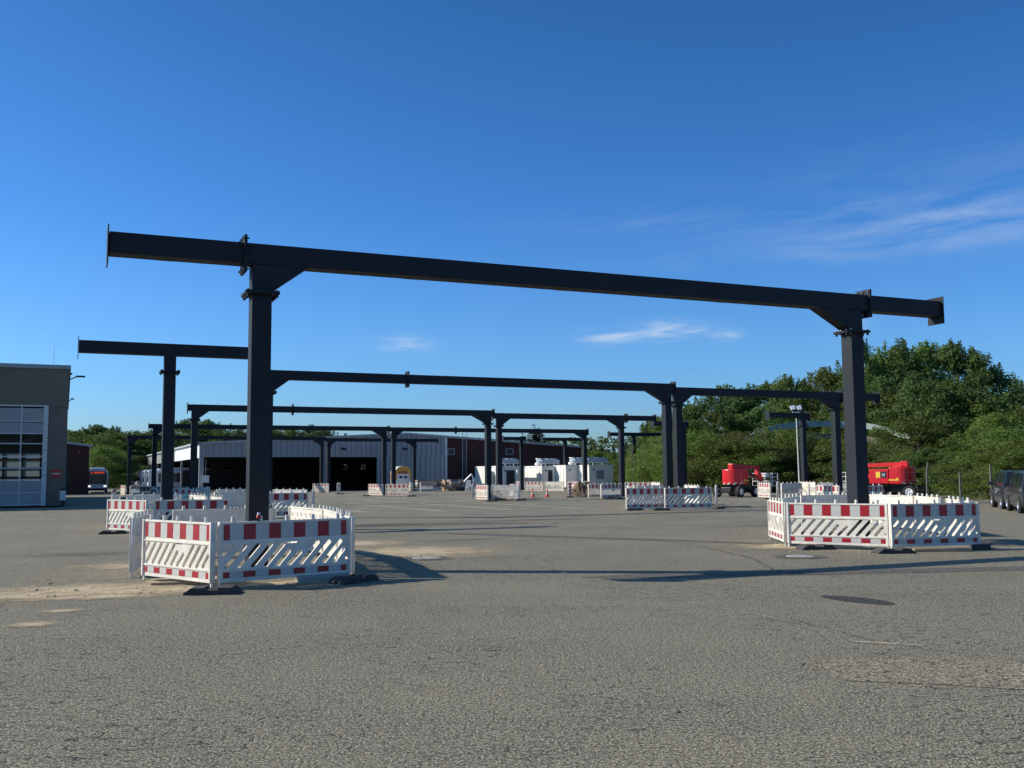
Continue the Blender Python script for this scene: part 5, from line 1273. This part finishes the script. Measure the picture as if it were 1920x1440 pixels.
# ------------------------------------------------------------------ trees
def leaf_quads(mb, c, n, rad, size, r, flat=.75, up=.35):
    for _ in range(n):
        d = Vector((r.gauss(0, 1), r.gauss(0, 1), r.gauss(0, 1))).normalized() * rad * (r.random() ** .45)
        p = c + Vector((d.x, d.y, d.z * flat)); s = size * r.uniform(.6, 1.35)
        nrm = (d.normalized() * .7 + Vector((r.gauss(0, .5), r.gauss(0, .5), r.gauss(0, .5) + up))).normalized()
        a = nrm.orthogonal().normalized(); a = (Matrix.Rotation(r.uniform(0, 6.3), 3, nrm) @ a); b = nrm.cross(a)
        q = nrm * s * .18
        mb.v += [tuple(p - a * s), tuple(p - b * s * .5 + q), tuple(p + a * s), tuple(p + b * s * .5 + q)]
        k = len(mb.v); mb.f.append((k - 4, k - 3, k - 2, k - 1)); mb.m.append(0)
def crown_mesh(seed, H=10.0, R=3.6, base=.22, clumps=70, per=130, size=.20, spiky=.5, low=False):
    """foliage in clumps set on limb ends spread through the crown's volume"""
    r = random.Random(seed); mb = MB(); tips = []
    tries = 0
    while len(tips) < clumps and tries < 5000:
        tries += 1
        h = r.uniform(base, 1.0); a = r.uniform(0, 2*pi)
        k = ((h - base) / (1 - base))
        prof = (sin(pi * min(1, k * .92 + .10)) ** .62) if not low else (1 - k * k) ** .5 * .98 + .02
        lump = 1 + .22 * sin(a * 3 + seed) + .14 * sin(a * 5 + h * 9 + seed)
        rr = R * prof * lump * (r.random() ** .33)
        tips.append(Vector((rr * cos(a), rr * sin(a), h * H)))
    for c in tips:
        q = r.uniform(.40, 1.25) * R * .25
        leaf_quads(mb, c, int(per * (q / (R * .25)) ** 2), q, size, r)
    for k in range(int(10 * spiky)):       # leader sprigs breaking the outline
        a = r.uniform(0, 2*pi); rr = R * r.uniform(0, .8); z = H * (1 - .35 * (rr / R) ** 2) 
        for j in range(4): leaf_quads(mb, Vector((rr * cos(a), rr * sin(a), z + j * .22)), 14, .34 - .06 * j, size * .85, r, flat=1.4)
    return mb, tips
def trunk_mesh(seed, H, tips, r0=.22):
    r = random.Random(seed); mb = MB(); top = Vector((r.uniform(-.4, .4), r.uniform(-.4, .4), H * .62))
    mb.cyl((0, 0, -.3), top * .5, r0, r0 * .75, k=8); mb.cyl(top * .5, top, r0 * .75, r0 * .4, k=8)
    for c in r.sample(tips, min(16, len(tips))):
        s_ = top * r.uniform(.35, 1.0); m_ = (s_ + c) / 2 + Vector((0, 0, -.4)); mb.cyl(s_, m_, r0 * .3, r0 * .2, k=5); mb.cyl(m_, c, r0 * .2, r0 * .06, k=5)
    return mb
VAR = {}
def variant(key, mk, **kw):
    if key not in VAR:
        mb, tips = crown_mesh(**kw); VAR[key] = (mb.mesh('crown', M[mk]), trunk_mesh(kw['seed'], kw.get('H', 10), tips).mesh('trunk', M['bark']))
    return VAR[key]
for i in range(5): variant(f'dark{i}', 'leafd', seed=11 + i, H=10, R=3.6, base=.12, clumps=100, per=165, size=.130, spiky=1.3)
for i in range(4): variant(f'mid{i}', 'leaf', seed=31 + i, H=10, R=3.9, base=.08, clumps=100, per=165, size=.130, spiky=1.2)
for i in range(4): variant(f'shrub{i}', 'leafl', seed=51 + i, H=10, R=4.6, base=.0, clumps=110, per=165, size=.120, spiky=2.0, low=True)
for i in range(2): variant(f'brown{i}', 'leafb', seed=71 + i, H=10, R=4.8, base=.0, clumps=105, per=165, size=.120, spiky=1.8, low=True)
TREES = 0
WORDS = ['slender', 'broad', 'ragged', 'rounded', 'bushy', 'leaning', 'full', 'open', 'dense', 'uneven']
def tree(x, Y, ytop, key, wide, label, name='broadleaf_tree', group=None, zoff=0):
    global TREES
    p = AT(x, Y, 860); H = HT(x, ytop, Y); r = random.Random(int(x * 7 + Y)); sz = H / 10.3
    t = empty(name, (p.x, p.y, p.z + zoff), r.uniform(0, 6.28), label, 'shrub' if 'shrub' in name else ('conifer' if 'conifer' in name else 'tree'), group)
    t.scale = (wide, wide, sz); TREES += 1
    cm, tm = VAR[key]; link_child('crown', cm, t); link_child('trunk', tm, t); return t
GR = 'trees of the wooded bank on the right'
back = [(1226, 150, 790, 'mid0', .9), (1236, 148, 786, 'dark1', 1.2), (1262, 140, 778, 'mid2', 1.2), (1296, 128, 765, 'dark0', 1.25), (1330, 126, 741, 'dark2', 1.3), (1366, 128, 728, 'mid1', 1.25), (1404, 126, 727, 'dark3', 1.25), (1440, 128, 722, 'dark4', 1.3),
        (1476, 125, 711, 'mid3', 1.25), (1512, 127, 718, 'dark1', 1.1), (1550, 124, 697, 'mid0', 1.35), (1590, 126, 683, 'dark2', 1.45), (1622, 120, 643, 'dark0', .85), (1656, 124, 652, 'mid2', 1.35),
        (1696, 122, 646, 'dark3', 1.5), (1742, 124, 650, 'mid1', 1.55), (1790, 122, 648, 'dark4', 1.6), (1832, 120, 662, 'dark1', 1.35), (1872, 122, 694, 'mid3', 1.3), (1912, 118, 720, 'dark2', 1.2), (1950, 116, 735, 'mid0', 1.2)]
D1 = ['left of the double posts', 'just right of the double posts', 'above the left boom lift', 'above the floodlight mast', 'behind the nearest right post', 'above the right boom lift', 'at the highest part of the bank', 'above the dark cars', 'at the right edge']
def dsc(x):
    for lim, s_ in ((1250, 0), (1330, 1), (1450, 2), (1520, 3), (1625, 4), (1700, 5), (1800, 6), (1890, 7), (9999, 8)):
        if x < lim: return D1[s_]
for i, (x, Y, yt, k, wd) in enumerate(back): tree(x, Y, yt, k, wd, f'tall {WORDS[i % 10]} skyline tree of the bank {dsc(x)}', group=GR)
mid = [(1236, 128, 822, 'mid1'), (1258, 122, 806, 'dark2'), (1300, 112, 792, 'mid3'), (1345, 110, 772, 'dark1'), (1385, 112, 782, 'mid0'), (1425, 112, 770, 'dark0'), (1462, 118, 764, 'mid2'), (1575, 118, 742, 'dark3'), (1625, 113, 735, 'mid1'),
       (1600, 116, 756, 'dark1'), (1660, 113, 712, 'dark4'), (1700, 110, 728, 'mid2'), (1722, 102, 706, 'dark0'), (1765, 104, 722, 'mid0'), (1805, 102, 712, 'dark2'), (1842, 100, 742, 'mid3'), (1880, 100, 752, 'dark3'), (1925, 98, 764, 'mid1'), (1780, 96, 780, 'dark1'), (1715, 94, 785, 'mid3')]
for i, (x, Y, yt, k) in enumerate(mid): tree(x, Y, yt, k, 1.0 + .3 * ((i * 7) % 3) / 2, f'{WORDS[(i + 3) % 10]} tree halfway down the wooded bank {dsc(x)}', group=GR)
fr = [(1226, 124, 846, 'shrub0'), (1236, 116, 832, 'shrub1'), (1246, 112, 822, 'brown0'), (1262, 106, 818, 'shrub2'), (1280, 100, 816, 'shrub3'), (1312, 98, 812, 'shrub0'), (1345, 96, 822, 'shrub1'), (1380, 96, 812, 'brown1'), (1410, 94, 830, 'shrub2'), (1448, 98, 806, 'brown0'),
      (1486, 97, 810, 'shrub3'), (1520, 96, 828, 'mid1'), (1555, 94, 838, 'dark1'), (1590, 92, 820, 'shrub0'), (1630, 84, 852, 'dark2'), (1668, 84, 838, 'brown1'), (1690, 100, 822, 'dark4'), (1705, 80, 850, 'shrub1'), (1740, 78, 842, 'dark0'), (1775, 76, 848, 'mid2'), (1815, 72, 852, 'dark3'), (1850, 64, 846, 'shrub2'), (1880, 70, 806, 'shrub3'), (1915, 62, 830, 'shrub0'), (1950, 60, 840, 'mid0'), (1835, 84, 808, 'mid3'), (1870, 90, 780, 'shrub1')]
for i, (x, Y, yt, k) in enumerate(fr):
    nm = 'leafy_shrub'; kd = {'s': 'bright green', 'b': 'browning', 'd': 'dark green', 'm': 'mid green'}[k[0]]
    tree(x, Y, yt, k, 1.0 if Y > 80 else .75, f"{kd} {WORDS[(i + 6) % 10]} shrub at the bank foot {dsc(x)}", name=nm, group='shrubs along the foot of the bank')
# trees far behind on the left, above workshop and hall
lft = [(118, 205, 806, 'dark1'), (142, 200, 812, 'mid1'), (160, 210, 809, 'dark0'), (180, 196, 816, 'mid2'), (176, 220, 800, 'dark2'), (186, 224, 801, 'dark4'), (206, 205, 812, 'mid0'), (208, 225, 803, 'dark3'), (232, 210, 814, 'dark2'), (256, 215, 812, 'mid3'), (282, 210, 810, 'dark1'), (312, 215, 806, 'mid1'),
       (342, 225, 793, 'dark0'), (362, 228, 788, 'dark3'), (388, 226, 790, 'dark4'), (412, 225, 801, 'mid2'), (445, 230, 806, 'dark2'), (480, 232, 808, 'mid0'), (515, 236, 806, 'dark1'), (548, 238, 803, 'mid3'), (580, 240, 800, 'dark3'), (606, 242, 805, 'dark0')]
for i, (x, Y, yt, k) in enumerate(lft): tree(x, Y, yt, k, 1.75, f'{WORDS[i % 10]} distant tree on the wooded ridge ' + ('above the lit bus' if x < 240 else 'above the left hall roof' if x < 470 else 'behind the hall roof left of the gable'), group='trees of the distant ridge on the left')
for i, (x, Y, yt, k, wd) in enumerate([(196, 172, 838, 'shrub1', 1.1), (186, 168, 858, 'mid3', .9), (215, 176, 850, 'dark2', 1.1), (232, 178, 856, 'dark0', 1.1), (150, 190, 850, 'mid0', 1.0)]):
    tree(x, Y, yt, k, wd, ['pale green tree rising directly above the lit bus', 'small tree between brick outbuilding and lit bus', 'dark tree right behind the lit bus', 'dark tree left of the hall side wall end', 'tree behind the brick outbuilding'][i], group='trees behind the lit bus')
for i, (x, Y, yt, k) in enumerate([(1100, 200, 844, 'mid1'), (1116, 195, 846, 'mid0'), (1136, 210, 851, 'dark2'), (1152, 205, 849, 'dark1'), (1172, 200, 850, 'dark4'), (1162, 170, 872, 'dark2'), (1178, 165, 868, 'dark0'), (1192, 160, 850, 'mid3')]):
    tree(x, Y, yt, k, 1.1, f'{WORDS[i]} tree behind the rightmost container', group='trees behind the containers')
# conifers
def conifer_mesh(seed, H=10.0, R=2.2, n=26):
    r = random.Random(seed); mb = MB()
    for i in range(n):
        k = i / n; z = H * (.12 + .86 * k); rr = R * (1 - k) ** .85 + .08; cnt = max(4, int(11 * (1 - k) + 3))
        for j in range(cnt):
            a = r.uniform(0, 2*pi); L_ = rr * r.uniform(.7, 1.15)
            m = max(3, int(L_ / .16))
            for q in range(m):
                f = (q + .5) / m; c = Vector((cos(a) * L_ * f, sin(a) * L_ * f, z - .35 * L_ * f + .18 * L_ * f * f)); leaf_quads(mb, c, 7, .17, .15, r, flat=.6)
    leaf_quads(mb, Vector((0, 0, H)), 14, .14, .12, r, flat=3)
    return mb
for i in range(2):
    mb = conifer_mesh(90 + i); tm = MB().cyl((0, 0, -.3), (0, 0, 9.6), .16, .03, k=8).mesh('trunk', M['bark']); VAR[f'con{i}'] = (mb.mesh('crown', M['needle']), tm)
tree(1002, 172, 796, 'con0', 2.6, 'tall spruce top rising above the brick gable roof', name='conifer_tree', group='conifers behind the hall')
tree(1011, 176, 801, 'con1', 2.1, 'shorter spruce top just right of the tall one above the brick gable', name='conifer_tree', group='conifers behind the hall')
tree(980, 190, 811, 'con1', 1.5, 'small pointed spruce top left of the tall one above brick gable', name='conifer_tree', group='conifers behind the hall')
for i, x in enumerate((1108, 1128, 1142, 1150, 1163, 1176)):
    tree(x, 230 + 5 * i, [834, 836, 838, 835, 838, 833][i], f'con{i % 2}', 1.6, f'{WORDS[i + 2]} distant conifer on the skyline right of the hall', name='conifer_tree', group='conifers on the skyline right of the hall')
# closed far-off wood round the horizon
def belt():
    r = random.Random(5); mb = MB()
    def run(a0, a1, Y, h, cnt):
        for _ in range(cnt):
            a = radians(r.uniform(a0, a1)); R_ = Y * r.uniform(.96, 1.06); x, y = R_ * sin(a), R_ * cos(a)
            hh = h * (1 + .25 * noise.noise(Vector((x * .03, y * .03, 0)))) ; z = hh * r.random() ** .7
            leaf_quads(mb, Vector((x, y, z)), 5, 1.6, .75, r)
    run(-60, 60, 330, 13, 9000)
    return mb.build('far_wood', M['leafd'])
tag(belt(), kind='stuff')
print('objects', len(bpy.data.objects), 'trees', TREES)
